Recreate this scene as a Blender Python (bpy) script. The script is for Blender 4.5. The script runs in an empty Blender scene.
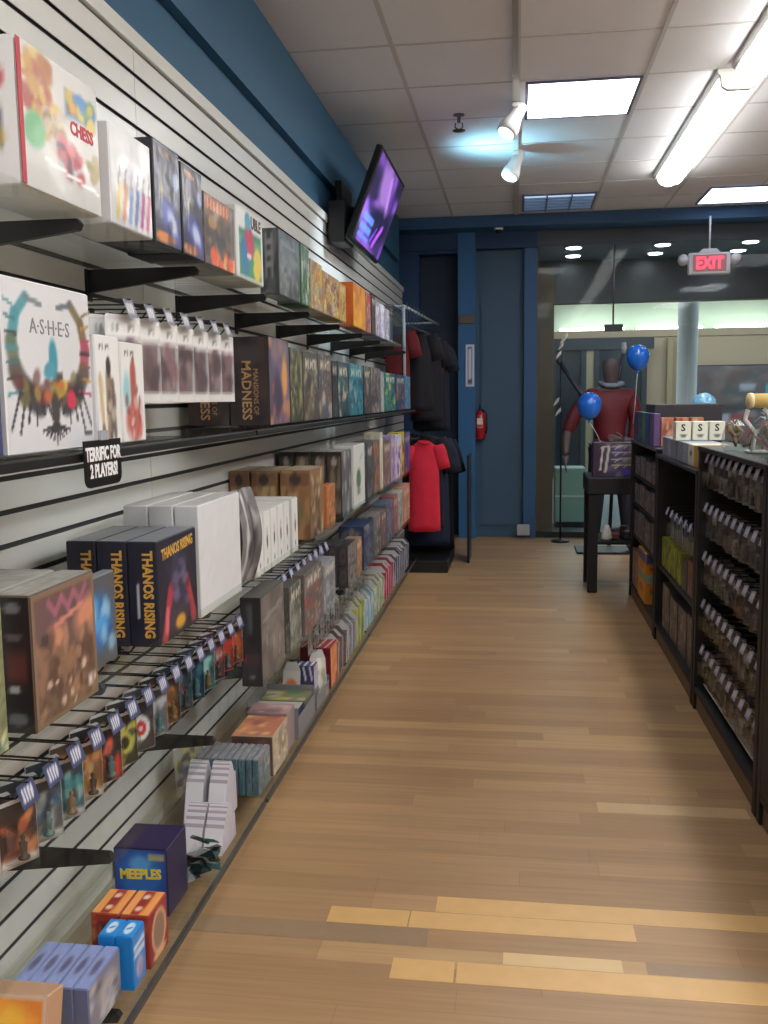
import bpy, bmesh, math, random
import numpy as np
from mathutils import Vector, Matrix, Euler
R = math.radians
sc = bpy.context.scene
COL = sc.collection
rng = random.Random(7)
NR = np.random.RandomState(5)

# ------------------------------------------------------------------ colour and materials
def lin(c):
    return tuple((v/255/12.92 if v/255 <= .04045 else ((v/255+.055)/1.055)**2.4) for v in c)
_mats = {}
def mat(name, rgb, rough=.5, metal=0, spec=.5, emit=None, es=0, noise=0, nscale=30, bump=0, coat=0):
    if name in _mats: return _mats[name]
    m = bpy.data.materials.new(name); m.use_nodes = True
    n = m.node_tree.nodes; l = m.node_tree.links; b = n['Principled BSDF']
    c = lin(rgb)
    b.inputs['Base Color'].default_value = (*c, 1); b.inputs['Roughness'].default_value = rough
    b.inputs['Metallic'].default_value = metal; b.inputs['Specular IOR Level'].default_value = spec
    b.inputs['Coat Weight'].default_value = coat
    if emit: b.inputs['Emission Color'].default_value = (*lin(emit), 1); b.inputs['Emission Strength'].default_value = es
    if noise or bump:
        tc = n.new('ShaderNodeTexCoord'); nz = n.new('ShaderNodeTexNoise'); nz.inputs['Scale'].default_value = nscale
        nz.inputs['Detail'].default_value = 4; l.new(tc.outputs['Object'], nz.inputs['Vector'])
        if noise:
            mx = n.new('ShaderNodeMix'); mx.data_type = 'RGBA'
            mx.inputs['A'].default_value = (*[v*(1-noise) for v in c], 1); mx.inputs['B'].default_value = (*[min(1, v*(1+noise)) for v in c], 1)
            l.new(nz.outputs['Fac'], mx.inputs['Factor']); l.new(mx.outputs['Result'], b.inputs['Base Color'])
        if bump:
            bp = n.new('ShaderNodeBump'); bp.inputs['Strength'].default_value = bump; bp.inputs['Distance'].default_value = .01
            l.new(nz.outputs['Fac'], bp.inputs['Height']); l.new(bp.outputs['Normal'], b.inputs['Normal'])
    _mats[name] = m
    return m
def plain(rgb, rough=.45):
    return mat('card_%02x%02x%02x_%d' % (*[int(v) for v in rgb], int(rough*100)), rgb, rough)
def attr_mat(name, rough, coat=0, spec=.5, emit=0, bump=0):
    m = bpy.data.materials.new(name); m.use_nodes = True
    n = m.node_tree.nodes; l = m.node_tree.links; b = n['Principled BSDF']
    a = n.new('ShaderNodeAttribute'); a.attribute_name = 'print'
    l.new(a.outputs['Color'], b.inputs['Base Color'])
    b.inputs['Roughness'].default_value = rough; b.inputs['Coat Weight'].default_value = coat; b.inputs['Coat Roughness'].default_value = .16
    b.inputs['Specular IOR Level'].default_value = spec
    if emit: l.new(a.outputs['Color'], b.inputs['Emission Color']); b.inputs['Emission Strength'].default_value = emit
    if bump:
        tc = n.new('ShaderNodeTexCoord'); nz = n.new('ShaderNodeTexNoise'); nz.inputs['Scale'].default_value = 9
        l.new(tc.outputs['Object'], nz.inputs['Vector']); bp = n.new('ShaderNodeBump'); bp.inputs['Strength'].default_value = bump
        bp.inputs['Distance'].default_value = .01; l.new(nz.outputs['Fac'], bp.inputs['Height']); l.new(bp.outputs['Normal'], b.inputs['Coat Normal'])
    return m
PRINT = attr_mat('printed_card', .45)
WRAP = attr_mat('shrink_wrapped_print', .5, coat=.4, bump=.5)
SCREEN = attr_mat('screen_picture', .3, emit=.75)
def clear(name, rgb=(235, 240, 240), fres=1.45, rough=.03, mixmin=.0, tint=(250, 252, 252)):
    m = bpy.data.materials.new(name); m.use_nodes = True
    n = m.node_tree.nodes; l = m.node_tree.links; n.remove(n['Principled BSDF'])
    tr = n.new('ShaderNodeBsdfTransparent'); tr.inputs[0].default_value = (*lin(tint), 1)
    gl = n.new('ShaderNodeBsdfGlossy'); gl.inputs['Color'].default_value = (*lin(rgb), 1); gl.inputs['Roughness'].default_value = rough
    lw = n.new('ShaderNodeLayerWeight'); lw.inputs['Blend'].default_value = .5
    pw = n.new('ShaderNodeMath'); pw.operation = 'POWER'; pw.inputs[1].default_value = 4.5; l.new(lw.outputs['Facing'], pw.inputs[0])
    fr = n.new('ShaderNodeMath'); fr.operation = 'MULTIPLY'; fr.inputs[1].default_value = (fres-1)*1.6; l.new(pw.outputs[0], fr.inputs[0])
    ad = n.new('ShaderNodeMath'); ad.operation = 'ADD'; ad.inputs[1].default_value = mixmin; ad.use_clamp = True
    l.new(fr.outputs[0], ad.inputs[0])
    mx = n.new('ShaderNodeMixShader'); l.new(ad.outputs[0], mx.inputs[0]); l.new(tr.outputs[0], mx.inputs[1]); l.new(gl.outputs[0], mx.inputs[2])
    l.new(mx.outputs[0], n['Material Output'].inputs[0])
    return m
GLASS = clear('storefront_glass', fres=1.04, mixmin=.004, tint=(244, 250, 250))
ACRYL = clear('clear_acrylic', fres=1.16, rough=.05, mixmin=.015, tint=(251, 253, 252))
PLAST = clear('clear_plastic_blister', fres=1.4, rough=.12, mixmin=.07, tint=(240, 242, 242))
BLACKM = mat('black_metal', (20, 20, 22), .45)
BLACKW = mat('black_laminate', (17, 17, 21), .55)
WHITE = mat('white_plastic', (225, 225, 222), .4)
STEEL = mat('steel_wire', (120, 120, 125), .3, 1)
TAGM = mat('price_tag_plastic', (150, 155, 190), .3)

# ------------------------------------------------------------------ mesh helpers
class MB:
    def __init__(s): s.v = []; s.f = []; s.mi = []; s.sm = []
    def add(s, vs, fs, mi=0, smooth=False):
        o = len(s.v); s.v += [tuple(v) for v in vs]
        for f in fs: s.f.append([i+o for i in f]); s.mi.append(mi); s.sm.append(smooth)
        return s
    def box(s, x0, x1, y0, y1, z0, z1, mi=0, M=None):
        vs = [Vector(p) for p in ((x0,y0,z0),(x1,y0,z0),(x1,y1,z0),(x0,y1,z0),(x0,y0,z1),(x1,y0,z1),(x1,y1,z1),(x0,y1,z1))]
        if M: vs = [M @ v for v in vs]
        return s.add(vs, [(0,3,2,1),(4,5,6,7),(0,1,5,4),(1,2,6,5),(2,3,7,6),(3,0,4,7)], mi)
    def bev(s, x0, x1, y0, y1, z0, z1, r, mi=0):
        """box with chamfered edges"""
        bm = bmesh.new(); bmesh.ops.create_cube(bm, size=1)
        for v in bm.verts: v.co = Vector(((x0+x1)/2+v.co.x*(x1-x0), (y0+y1)/2+v.co.y*(y1-y0), (z0+z1)/2+v.co.z*(z1-z0)))
        bmesh.ops.bevel(bm, geom=bm.edges[:], offset=r, segments=1, affect='EDGES', profile=.5)
        bm.verts.index_update()
        s.add([v.co[:] for v in bm.verts], [[v.index for v in f.verts] for f in bm.faces], mi); bm.free(); return s
    def prism(s, pts, a, h0, h1, mi=0):
        """polygon pts extruded along axis a (0,1,2) from h0 to h1; pts are the two other coordinates in order"""
        def P(p, h):
            q = list(p); q.insert(a, h); return q
        n = len(pts); vs = [P(p, h0) for p in pts]+[P(p, h1) for p in pts]
        fs = [tuple(range(n))[::-1], tuple(range(n, 2*n))]+[(i, (i+1) % n, n+(i+1) % n, n+i) for i in range(n)]
        return s.add(vs, fs, mi)
    def tube(s, pts, r, n=6, mi=0, cap=True, smooth=True):
        pts = [Vector(p) for p in pts]; rs = r if isinstance(r, (list, tuple)) else [r]*len(pts)
        vs = []; up = None
        for i, p in enumerate(pts):
            d = (pts[min(i+1, len(pts)-1)]-pts[max(i-1, 0)]).normalized()
            if up is None: up = d.orthogonal().normalized()
            up = (up-d*up.dot(d))
            up = up.normalized() if up.length > 1e-6 else d.orthogonal().normalized()
            w = d.cross(up)
            for k in range(n):
                a = 2*math.pi*k/n; vs.append(p+(up*math.cos(a)+w*math.sin(a))*rs[i])
        fs = []
        for i in range(len(pts)-1):
            for k in range(n): fs.append((i*n+k, i*n+(k+1) % n, (i+1)*n+(k+1) % n, (i+1)*n+k))
        if cap: fs += [tuple(range(n))[::-1], tuple(range((len(pts)-1)*n, len(pts)*n))]
        return s.add(vs, fs, mi, smooth)
    def lathe(s, prof, c, n=20, mi=0, axis=2, smooth=True):
        vs = []; m = len(prof)
        for (r, h) in prof:
            for k in range(n):
                a = 2*math.pi*k/n; p = [r*math.cos(a), r*math.sin(a)]; p.insert(axis, h)
                vs.append((c[0]+p[0], c[1]+p[1], c[2]+p[2]))
        fs = [(i*n+k, i*n+(k+1) % n, (i+1)*n+(k+1) % n, (i+1)*n+k) for i in range(m-1) for k in range(n)]
        fs += [tuple(range(n))[::-1], tuple(range((m-1)*n, m*n))]
        return s.add(vs, fs, mi, smooth)
    def build(s, name, mats, parent=None, loc=None, fix=True):
        me = bpy.data.meshes.new(name); me.from_pydata([tuple(v) for v in s.v], [], s.f)
        if not isinstance(mats, (list, tuple)): mats = [mats]
        for m in mats: me.materials.append(m)
        me.polygons.foreach_set('material_index', s.mi); me.polygons.foreach_set('use_smooth', s.sm)
        if fix:
            bm = bmesh.new(); bm.from_mesh(me); bmesh.ops.recalc_face_normals(bm, faces=bm.faces); bm.to_mesh(me); bm.free()
        me.update()
        o = bpy.data.objects.new(name, me); COL.objects.link(o)
        if parent: o.parent = parent
        if loc: o.location = loc
        return o
def empty(name, loc=(0, 0, 0), rz=0):
    o = bpy.data.objects.new(name, None); COL.objects.link(o); o.location = loc; o.rotation_euler = (0, 0, rz); o.empty_display_size = .05
    return o
def tag(o, label=None, cat=None, group=None, kind=None):
    if label:
        n = len(label.split()); assert 4 <= n <= 16, (n, label)
        o['label'] = label
    if cat: o['category'] = cat
    if group: o['group'] = group
    if kind: o['kind'] = kind
    return o
def struct(o): o['kind'] = 'structure'; return o
def copy_tree(o, parent=None):
    c = o.copy(); COL.objects.link(c)
    if parent: c.parent = parent
    for ch in list(o.children): copy_tree(ch, c)
    return c
ORD = ['first','second','third','fourth','fifth','sixth','seventh','eighth','ninth','tenth','eleventh','twelfth','thirteenth','fourteenth','fifteenth',
       'sixteenth','seventeenth','eighteenth','nineteenth','twentieth','twenty-first','twenty-second','twenty-third','twenty-fourth','twenty-fifth']

def text_obj(s, size, rgb, M, parent, name='title_lettering', fat=.0, sx=1, m=None):
    cu = bpy.data.curves.new('t', 'FONT'); cu.body = s; cu.size = size; cu.align_x = 'CENTER'; cu.align_y = 'CENTER'; cu.extrude = .0004; cu.offset = fat; cu.resolution_u = 2
    cu.space_line = .9
    t = bpy.data.objects.new('t', cu); COL.objects.link(t)
    dg = bpy.context.evaluated_depsgraph_get(); me = bpy.data.meshes.new_from_object(t.evaluated_get(dg))
    bpy.data.objects.remove(t); bpy.data.curves.remove(cu)
    me.name = name; me.transform(M @ Matrix.Diagonal((sx, 1, 1, 1))); me.materials.clear(); me.materials.append(m or plain(rgb, .5))
    o = bpy.data.objects.new(name, me); COL.objects.link(o); o.parent = parent
    return o

# ------------------------------------------------------------------ painted print (colours stored on a fine mesh)
class Art:
    def __init__(s, bg=(128, 128, 128), w=16, h=20):
        s.w, s.h = w, h; s.a = np.ones((h, w, 3))*np.array(bg, float)
        s.u, s.v = np.meshgrid(np.linspace(0, 1, w), np.linspace(0, 1, h))
    def mix(s, m, col, amt=1): m = (np.clip(m, 0, 1)*amt)[..., None]; s.a = s.a*(1-m)+np.array(col, float)*m; return s
    def ell(s, cx, cy, rx, ry, col, rot=0, soft=.25, amt=1):
        c, n = math.cos(R(rot)), math.sin(R(rot)); du, dv = s.u-cx, s.v-cy
        d = np.sqrt(((du*c+dv*n)/rx)**2+((-du*n+dv*c)/ry)**2)
        return s.mix((1-d)/soft+.5, col, amt)
    def rect(s, x0, y0, x1, y1, col, amt=1, soft=.03):
        m = np.minimum(np.minimum(s.u-x0, x1-s.u), np.minimum(s.v-y0, y1-s.v))/soft+.5
        return s.mix(m, col, amt)
    def line(s, x0, y0, x1, y1, wd, col, amt=1):
        dx, dy = x1-x0, y1-y0; L = dx*dx+dy*dy+1e-9; t = np.clip(((s.u-x0)*dx+(s.v-y0)*dy)/L, 0, 1)
        d = np.hypot(s.u-x0-t*dx, s.v-y0-t*dy); return s.mix((wd-d)/(wd*.5)+.5, col, amt)
    def arc(s, cx, cy, r, a0, a1, wd, col, ry=None, amt=1):
        ry = ry or r; n = 8; p = [(cx+r*math.cos(R(a0+(a1-a0)*i/n)), cy+ry*math.sin(R(a0+(a1-a0)*i/n))) for i in range(n+1)]
        for a, b in zip(p, p[1:]): s.line(*a, *b, wd, col, amt)
        return s
    def fleck(s, pal, n, r0, r1, box=(0, 0, 1, 1), amt=.8):
        for i in range(n):
            c = pal[NR.randint(len(pal))]
            s.ell(NR.uniform(box[0], box[2]), NR.uniform(box[1], box[3]), NR.uniform(r0, r1), NR.uniform(r0, r1)*1.4, c, NR.uniform(0, 180), .6, amt)
        return s
    def border(s, col, w=.05): return s.mix((w-np.minimum(np.minimum(s.u, 1-s.u), np.minimum(s.v, 1-s.v)))/.02+.5, col)
    def noise(s, k): s.a = s.a+NR.normal(0, k, s.a.shape[:2])[..., None]; return s
    def strokes(s, y, x0, x1, n, h, col, wd=.02, lean=0):
        for i in range(n):
            x = x0+(x1-x0)*(i+.5)/n; s.line(x-lean, y-h/2, x+lean*(1 if i % 2 else -1), y+h/2, wd, col)
            if i % 3 != 1: s.line(x, y+h/2*(1 if i % 2 else -.1), x+(x1-x0)/n*.6, y+h/2*(1 if i % 2 else -.1), wd*.8, col)
        return s
FACE = {'front': (Vector((0, 1, 0)), Vector((1, 0, 0))), 'end': (Vector((1, 0, 0)), Vector((0, -1, 0))), 'back': (Vector((0, -1, 0)), Vector((-1, 0, 0))), 'top': None}
def panel(art, name, o, U, V, parent, m=PRINT, curve=None):
    """a printed face: origin o, edges U and V"""
    w, h = art.w, art.h; o = Vector(o); U = Vector(U); V = Vector(V); N = U.cross(V).normalized()
    me = bpy.data.meshes.new(name)
    vs = []
    for j in range(h):
        for i in range(w):
            p = o+U*(i/(w-1))+V*(j/(h-1))
            if curve: p = p+N*curve(i/(w-1), j/(h-1))
            vs.append(p)
    fs = [(j*w+i, j*w+i+1, (j+1)*w+i+1, (j+1)*w+i) for j in range(h-1) for i in range(w-1)]
    me.from_pydata([tuple(v) for v in vs], [], fs)
    ca = me.color_attributes.new('print', 'FLOAT_COLOR', 'POINT')
    c = np.clip(art.a, 0, 255)/255; c = np.where(c <= .04045, c/12.92, ((c+.055)/1.055)**2.4)
    buf = np.ones((h*w, 4)); buf[:, :3] = c.reshape(-1, 3); ca.data.foreach_set('color', buf.ravel())
    me.materials.append(m)
    ob = bpy.data.objects.new(name, me); COL.objects.link(ob); ob.parent = parent
    return ob
def face_frame(face, w, l, h):
    e = .0006
    if face == 'front': return Vector((w/2+e, -l/2, 0)), Vector((0, l, 0)), Vector((0, 0, h)), l, h
    if face == 'end': return Vector((-w/2, -l/2-e, 0)), Vector((w, 0, 0)), Vector((0, 0, h)), w, h
    if face == 'back': return Vector((-w/2-e, l/2, 0)), Vector((0, -l, 0)), Vector((0, 0, h)), l, h
    return Vector((-w/2, -l/2, h+e)), Vector((w, 0, 0)), Vector((0, l, 0)), w, l
PNAME = {'front': 'front_cover', 'end': 'side_panel', 'back': 'front_cover', 'top': 'top_panel'}
def gbox(name, label, cat, x0, x1, y0, y1, z, h, body, faces=None, texts=(), group=None, yaw=0, tilt=(0, 0), m=PRINT, r=.0025, seam=None):
    w, l = x1-x0, y1-y0
    mb = MB()
    if seam:   # lid over tray: the lid is a hair wider
        mb.bev(-w/2+.002, w/2-.002, -l/2+.002, l/2-.002, 0, h*.3, .001); mb.bev(-w/2, w/2, -l/2, l/2, h*seam, h, r)
    else: mb.bev(-w/2, w/2, -l/2, l/2, 0, h, r)
    root = mb.build(name, plain(body) if isinstance(body, (tuple, list)) else body)
    root.location = ((x0+x1)/2, (y0+y1)/2, z+.0012); root.rotation_euler = (R(tilt[0]), R(tilt[1]), R(yaw))
    tag(root, label, cat, group)
    pans = {}
    for fc, art in (faces or {}).items():
        o, U, V, a, b = face_frame(fc, w, l, h); i = .0025
        o = o+U.normalized()*i+V.normalized()*i
        pans[fc] = panel(art, PNAME[fc], o, U.normalized()*(a-2*i), V.normalized()*(b-2*i), root, m)
    for t in texts:
        fc, s, cu, cv, size, col = t[:6]; rot = t[6] if len(t) > 6 else 0; fat = t[7] if len(t) > 7 else 0; sx = t[8] if len(t) > 8 else 1
        o, U, V, a, b = face_frame(fc, w, l, h)
        Un, Vn = U.normalized(), V.normalized(); N = Un.cross(Vn)
        p = o+U*cu+V*cv+N*.0006
        M = Matrix.Translation(p) @ Matrix((Un, Vn, N)).transposed().to_4x4() @ Matrix.Rotation(R(rot), 4, 'Z')
        text_obj(s, size, col, M, pans.get(fc, root), fat=fat, sx=sx)
    return root

# ================================================================== SETTING
H = 3.2; XR = 5.6; YB = 9.8; YN = -2.6
# floor
def floor_mat():
    m = bpy.data.materials.new('plank_floor'); m.use_nodes = True
    n = m.node_tree.nodes; l = m.node_tree.links; b = n['Principled BSDF']
    tc = n.new('ShaderNodeTexCoord'); sp = n.new('ShaderNodeSeparateXYZ'); l.new(tc.outputs['Object'], sp.inputs[0])
    def M(op, a, c=None):
        k = n.new('ShaderNodeMath'); k.operation = op
        for i, q in enumerate((a, c)):
            if q is None: continue
            if isinstance(q, (int, float)): k.inputs[i].default_value = q
            else: l.new(q, k.inputs[i])
        return k.outputs[0]
    ry = M('DIVIDE', M('SUBTRACT', sp.outputs['Y'], .07), .0875); row = M('FLOOR', ry)
    wn = n.new('ShaderNodeTexWhiteNoise'); wn.noise_dimensions = '1D'; l.new(row, wn.inputs['W'])
    ln = M('ADD', M('MULTIPLY', wn.outputs['Value'], .7), .75)
    rx = M('DIVIDE', M('ADD', sp.outputs['X'], M('MULTIPLY', wn.outputs['Value'], 37.)), ln); cx = M('FLOOR', rx)
    cb = n.new('ShaderNodeCombineXYZ'); l.new(row, cb.inputs[0]); l.new(cx, cb.inputs[1])
    w2 = n.new('ShaderNodeTexWhiteNoise'); w2.noise_dimensions = '2D'; l.new(cb.outputs[0], w2.inputs['Vector'])
    cr = n.new('ShaderNodeValToRGB'); e = cr.color_ramp.elements; e[0].position = 0; e[1].position = 1
    e[0].color = (*lin((162, 128, 92)), 1); e[1].color = (*lin((187, 152, 109)), 1)
    for p, c in ((.3, (168, 134, 97)), (.6, (174, 139, 101)), (.9, (180, 145, 105))): q = e.new(p); q.color = (*lin(c), 1)
    l.new(w2.outputs['Value'], cr.inputs[0])
    # long grain and worn patches
    mp = n.new('ShaderNodeMapping'); mp.inputs['Scale'].default_value = (2.5, 60, 1); l.new(tc.outputs['Object'], mp.inputs[0])
    gn = n.new('ShaderNodeTexNoise'); gn.inputs['Scale'].default_value = 1; gn.inputs['Detail'].default_value = 5; l.new(mp.outputs[0], gn.inputs['Vector'])
    wnz = n.new('ShaderNodeTexNoise'); wnz.inputs['Scale'].default_value = .9; wnz.inputs['Detail'].default_value = 5; l.new(tc.outputs['Object'], wnz.inputs['Vector'])
    g = M('ADD', M('MULTIPLY', gn.outputs['Fac'], .5), M('MULTIPLY', wnz.outputs['Fac'], .55)); g = M('ADD', g, .46)
    gx = M('ABSOLUTE', M('SUBTRACT', M('FRACT', rx), .5)); gy = M('ABSOLUTE', M('SUBTRACT', M('FRACT', ry), .5))
    gap = M('MAXIMUM', M('GREATER_THAN', gx, .4985), M('GREATER_THAN', gy, .488))
    g = M('MULTIPLY', g, M('SUBTRACT', 1, M('MULTIPLY', gap, .16)))
    mx = n.new('ShaderNodeVectorMath'); mx.operation = 'SCALE'; l.new(cr.outputs[0], mx.inputs[0]); l.new(g, mx.inputs['Scale'])
    l.new(mx.outputs[0], b.inputs['Base Color'])
    b.inputs['Roughness'].default_value = .38; b.inputs['Specular IOR Level'].default_value = .4
    bp = n.new('ShaderNodeBump'); bp.inputs['Strength'].default_value = .15; bp.inputs['Distance'].default_value = .003
    l.new(gn.outputs['Fac'], bp.inputs['Height']); l.new(bp.outputs[0], b.inputs['Normal'])
    return m
FLOORM = floor_mat()
fl = struct(MB().box(-.3, XR, YN, YB, -.1, 0).build('floor', FLOORM))
newboard = mat('new_maple_board', (214, 172, 112), .36, noise=.12, nscale=14)
palebd = mat('pale_maple_board', (214, 184, 132), .36, noise=.1, nscale=14)
midbd = mat('lighter_board', (203, 172, 128), .36, noise=.12, nscale=12)
for k, (x0, x1, y0, y1, m_) in enumerate([(.94, 1.92, 2.522, 2.605, newboard), (.64, .868, 2.436, 2.518, newboard), (.872, 1.49, 2.436, 2.518, newboard),
        (1.135, 1.44, 2.292, 2.345, palebd), (.85, 1.012, 2.20, 2.288, newboard), (1.018, 1.95, 2.20, 2.288, newboard), (1.455, 1.97, 3.235, 3.315, midbd),
        (1.5, 1.95, 2.292, 2.345, mat('greyed_board', (150, 124, 96), .36, noise=.1)), (.25, .93, 2.348, 2.43, mat('greyed_board', (150, 124, 96), .36))]):
    b = MB().bev(x0, x1, y0, y1, -.01, .0012, .0008).build('trim_%d' % (k+1), m_); struct(b)
# ceiling (with grid strips as part of the tile pattern)
tile = mat('ceiling_tile', (228, 231, 238), .85, noise=.03, nscale=60, bump=.2)
grid = mat('ceiling_grid', (196, 196, 198), .5)
cl = struct(MB().box(-.3, XR, YN, 9.42, H, H+.06).build('ceiling', tile))
gm = MB()
for x in (-.09, .54, 1.165, 1.86, 2.53, 3.2, 3.87, 4.5): gm.box(x-.011, x+.011, YN, 9.42, H-.004, H)
for i in range(-4, 15):
    y = .30+.655*i
    gm.box(0, XR, y-.008, y+.008, H-.003, H)
struct(gm.build('trim_20', grid))
# left wall: painted upper wall and slatwall
blue = mat('blue_wall_paint', (50, 98, 132), .6, noise=.05, nscale=8)
dblue = mat('dark_blue_paint', (24, 60, 100), .6)
slate = mat('slate_blue_paint', (62, 92, 118), .6, noise=.04, nscale=5)
struct(MB().box(-.3, -.03, YN, YB+.0, 0, H).build('wall_left', blue))
struct(MB().box(-.03, .012, YN, 9.42, 2.79, H).build('wall_left_upper', blue))
slat = mat('white_slat_laminate', (226, 228, 224), .28, noise=.02, nscale=3)
groove = mat('slat_groove', (68, 70, 72), .6)
sm = MB(); sm.box(-.03, -.012, YN, 9.75, .0, 2.53, 1)
ys = [YN, .45, 2.885, 5.33, 7.77, 9.75]
nz_ = 31; pit = (2.53-.12)/nz_
for a, b in zip(ys, ys[1:]):
    for k in range(nz_):
        z0 = .12+k*pit; sm.box(-.0025, 0, a+.002, b-.002, z0+.0065, z0+pit-.0065); sm.box(-.012, -.0026, a+.002, b-.002, z0+.0075, z0+pit-.0075, 1)
    sm.box(-.012, -.006, a+.0015, b-.0015, .0, .118)
struct(sm.build('wall_left_slats', [slat, groove]))
struct(MB().box(-.03, .014, YN, 9.76, 2.53, 2.575).build('trim_21', slat))
struct(MB().box(-.006, .012, YN, 9.7, 0, .07).build('baseboard_left', mat('beige_base', (176, 166, 148), .5)))
# back wall: recess, pillars, header beam
struct(MB().box(-.3, .17, YB-.05, YB+.3, 0, H).build('wall_back_corner', dblue))
struct(MB().box(.17, .57, YB+.15, YB+.3, 0, H).build('wall_back_recess', mat('navy_recess_paint', (24, 44, 70), .6)))
struct(MB().box(.17, .57, YB-.05, YB+.2, 2.9, H).build('wall_back_recess_head', dblue))
struct(MB().box(.57, .745, YB-.1, YB+.3, 0, H).build('trim_22', mat('bright_blue_pillar', (40, 98, 150), .55)))
rec = MB().box(.745, 1.235, YB+.05, YB+.3, 0, H).build('wall_back', slate); struct(rec)
struct(MB().box(.80, 1.18, YB+.03, YB+.06, .12, 2.45).build('door_1', slate))
struct(MB().box(1.235, 1.36, YB-.04, YB+.3, 0, H).build('trim_23', mat('pillar_blue', (48, 92, 136), .55)))
struct(MB().box(-.3, XR, 9.42, 9.75, 3.09, H+.06).build('trim_24', mat('beam_blue', (44, 84, 126), .6)))
struct(MB().box(-.1, 1.36, 9.72, 9.83, 2.93, 3.1).build('trim_25', dblue))
struct(MB().box(XR, XR+.2, YN, YB, 0, H).build('wall_right', mat('beige_wall', (168, 160, 150), .8)))
struct(MB().box(-.3, XR, YN-.2, YN, 0, H).build('wall_rear', mat('rear_wall', (190, 188, 184), .8)))
# glass shop front
fr = mat('dark_bronze_frame', (48, 52, 58), .4, .4)
w1 = empty('window_1', (1.36, YB, 0)); struct(w1)
for k, (a, b) in enumerate([(1.375, 2.11), (2.118, 2.85), (2.858, 3.6), (3.608, 5.58)]):
    MB().box(a-1.36, b-1.36, -.006, .006, .06, 2.95 if k != 1 else 2.14).build('glass_pane', GLASS, w1)
MB().box(2.118-1.36, 2.85-1.36, -.006, .006, 2.15, 2.95).build('glass_pane', GLASS, w1)
MB().box(0, 4.24, -.03, .03, 0, .06).build('bottom_rail', fr, w1)
MB().box(0, 4.24, -.025, .025, 2.95, 3.1).build('head_rail', mat('slate_rail', (66, 76, 88), .5), w1)
pf = MB().box(2.03-1.36, 2.21-1.36, -.02, .02, 2.09, 2.16).build('patch_fitting', fr, w1)
MB().tube([(2.114-1.36, -.012, 2.16), (2.114-1.36, -.012, 2.93)], .009).build('seam_bar', STEEL, w1)

# ================================================================== BEYOND THE GLASS
tilef = mat('mall_floor_tile', (150, 160, 160), .25, noise=.06, nscale=3)
struct(MB().box(-2, 12, YB, 20, -.1, -.002).build('floor_mall', tilef))
struct(MB().box(-2, 12, YB+.1, 12.5, 3.15, 3.3).build('ceiling_mall', mat('mall_ceiling', (122, 124, 130), .8)))
struct(MB().box(-2, 12, 12.4, 12.6, 2.62, 3.3).build('trim_30', mat('bulkhead_brown', (84, 80, 82), .35)))
struct(MB().box(-2, 12, 12.5, 20, 3.35, 3.5).build('ceiling_mall_far', mat('mall_ceiling_far', (150, 146, 135), .8)))
beige = mat('mall_beige_wall', (158, 138, 116), .8, noise=.04, nscale=3)
struct(MB().box(-2, 12, 17.2, 17.4, 0, 2.56).build('wall_mall', beige))
struct(MB().box(-2, 12, 17.9, 18.1, 2.5, 3.4).build('wall_mall_cove', mat('cove_wall', (222, 226, 214), .8)))
struct(MB().box(1.38, 1.55, 10.25, 10.45, 0, 2.8).build('wall_mall_panel', mat('brown_panel_face', (112, 92, 76), .4, noise=.2, nscale=4)))
struct(MB().box(1.28, 1.38, 9.95, 17, 0, 3.2).build('wall_mall_side', mat('brown_side_panel', (108, 92, 80), .5, noise=.12, nscale=2)))
struct(MB().box(-2, 12, 17.18, 17.9, 2.46, 2.58).build('trim_31', beige))
# cove lamp (hidden tubes behind the ledge give the bright band)
for k in range(5):
    x = 1.9+k*1.35
    t = empty('cove_light', (x, 17.6, 2.585)); tag(t, 'bright cove tube behind the ledge across the mall, %s from the left' % ORD[k], 'light', 'cove lights across the mall')
    MB().bev(0, 1.2, -.04, .04, 0, .03, .005).build('housing', WHITE, t)
    MB().tube([(.03, 0, .05), (1.17, 0, .05)], .022, 8).build('lamp_tube', mat('cove_tube', (255, 255, 240), emit=(236, 255, 236), es=15), t)
dl = mat('downlight_glow', (255, 255, 255), emit=(235, 246, 255), es=22)
k = 0
for (x, y) in [(1.77, 10.2), (2.83, 10.2), (3.95, 10.2), (1.80, 11.25), (2.79, 11.25), (3.74, 11.25), (1.83, 11.9), (2.8, 11.9), (3.75, 11.9)]:
    t = empty('recessed_downlight', (x, y, 3.148))
    col = ['left', 'middle', 'right'][k % 3]; rw = ['nearest', 'second', 'farthest'][k//3]; k += 1
    tag(t, 'round recessed downlight in mall ceiling, %s row, %s' % (rw, col), 'light', 'mall ceiling downlights')
    MB().lathe([(.105, 0), (.105, -.012), (.085, -.014)], (0, 0, 0), 20).build('trim_ring', WHITE, t)
    MB().lathe([(.082, -.013), (.082, -.02)], (0, 0, 0), 20).build('lens', dl, t)
# column
c = MB().lathe([(.17, 0), (.17, .12), (.14, .14), (.14, 3.3), (.17, 3.32), (.17, 3.35)], (3.56, 14, 0), 28).build('mall_column', mat('column_white', (226, 228, 230), .5))
tag(c, 'round white column standing in the mall hall beyond the glass', 'column')
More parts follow.
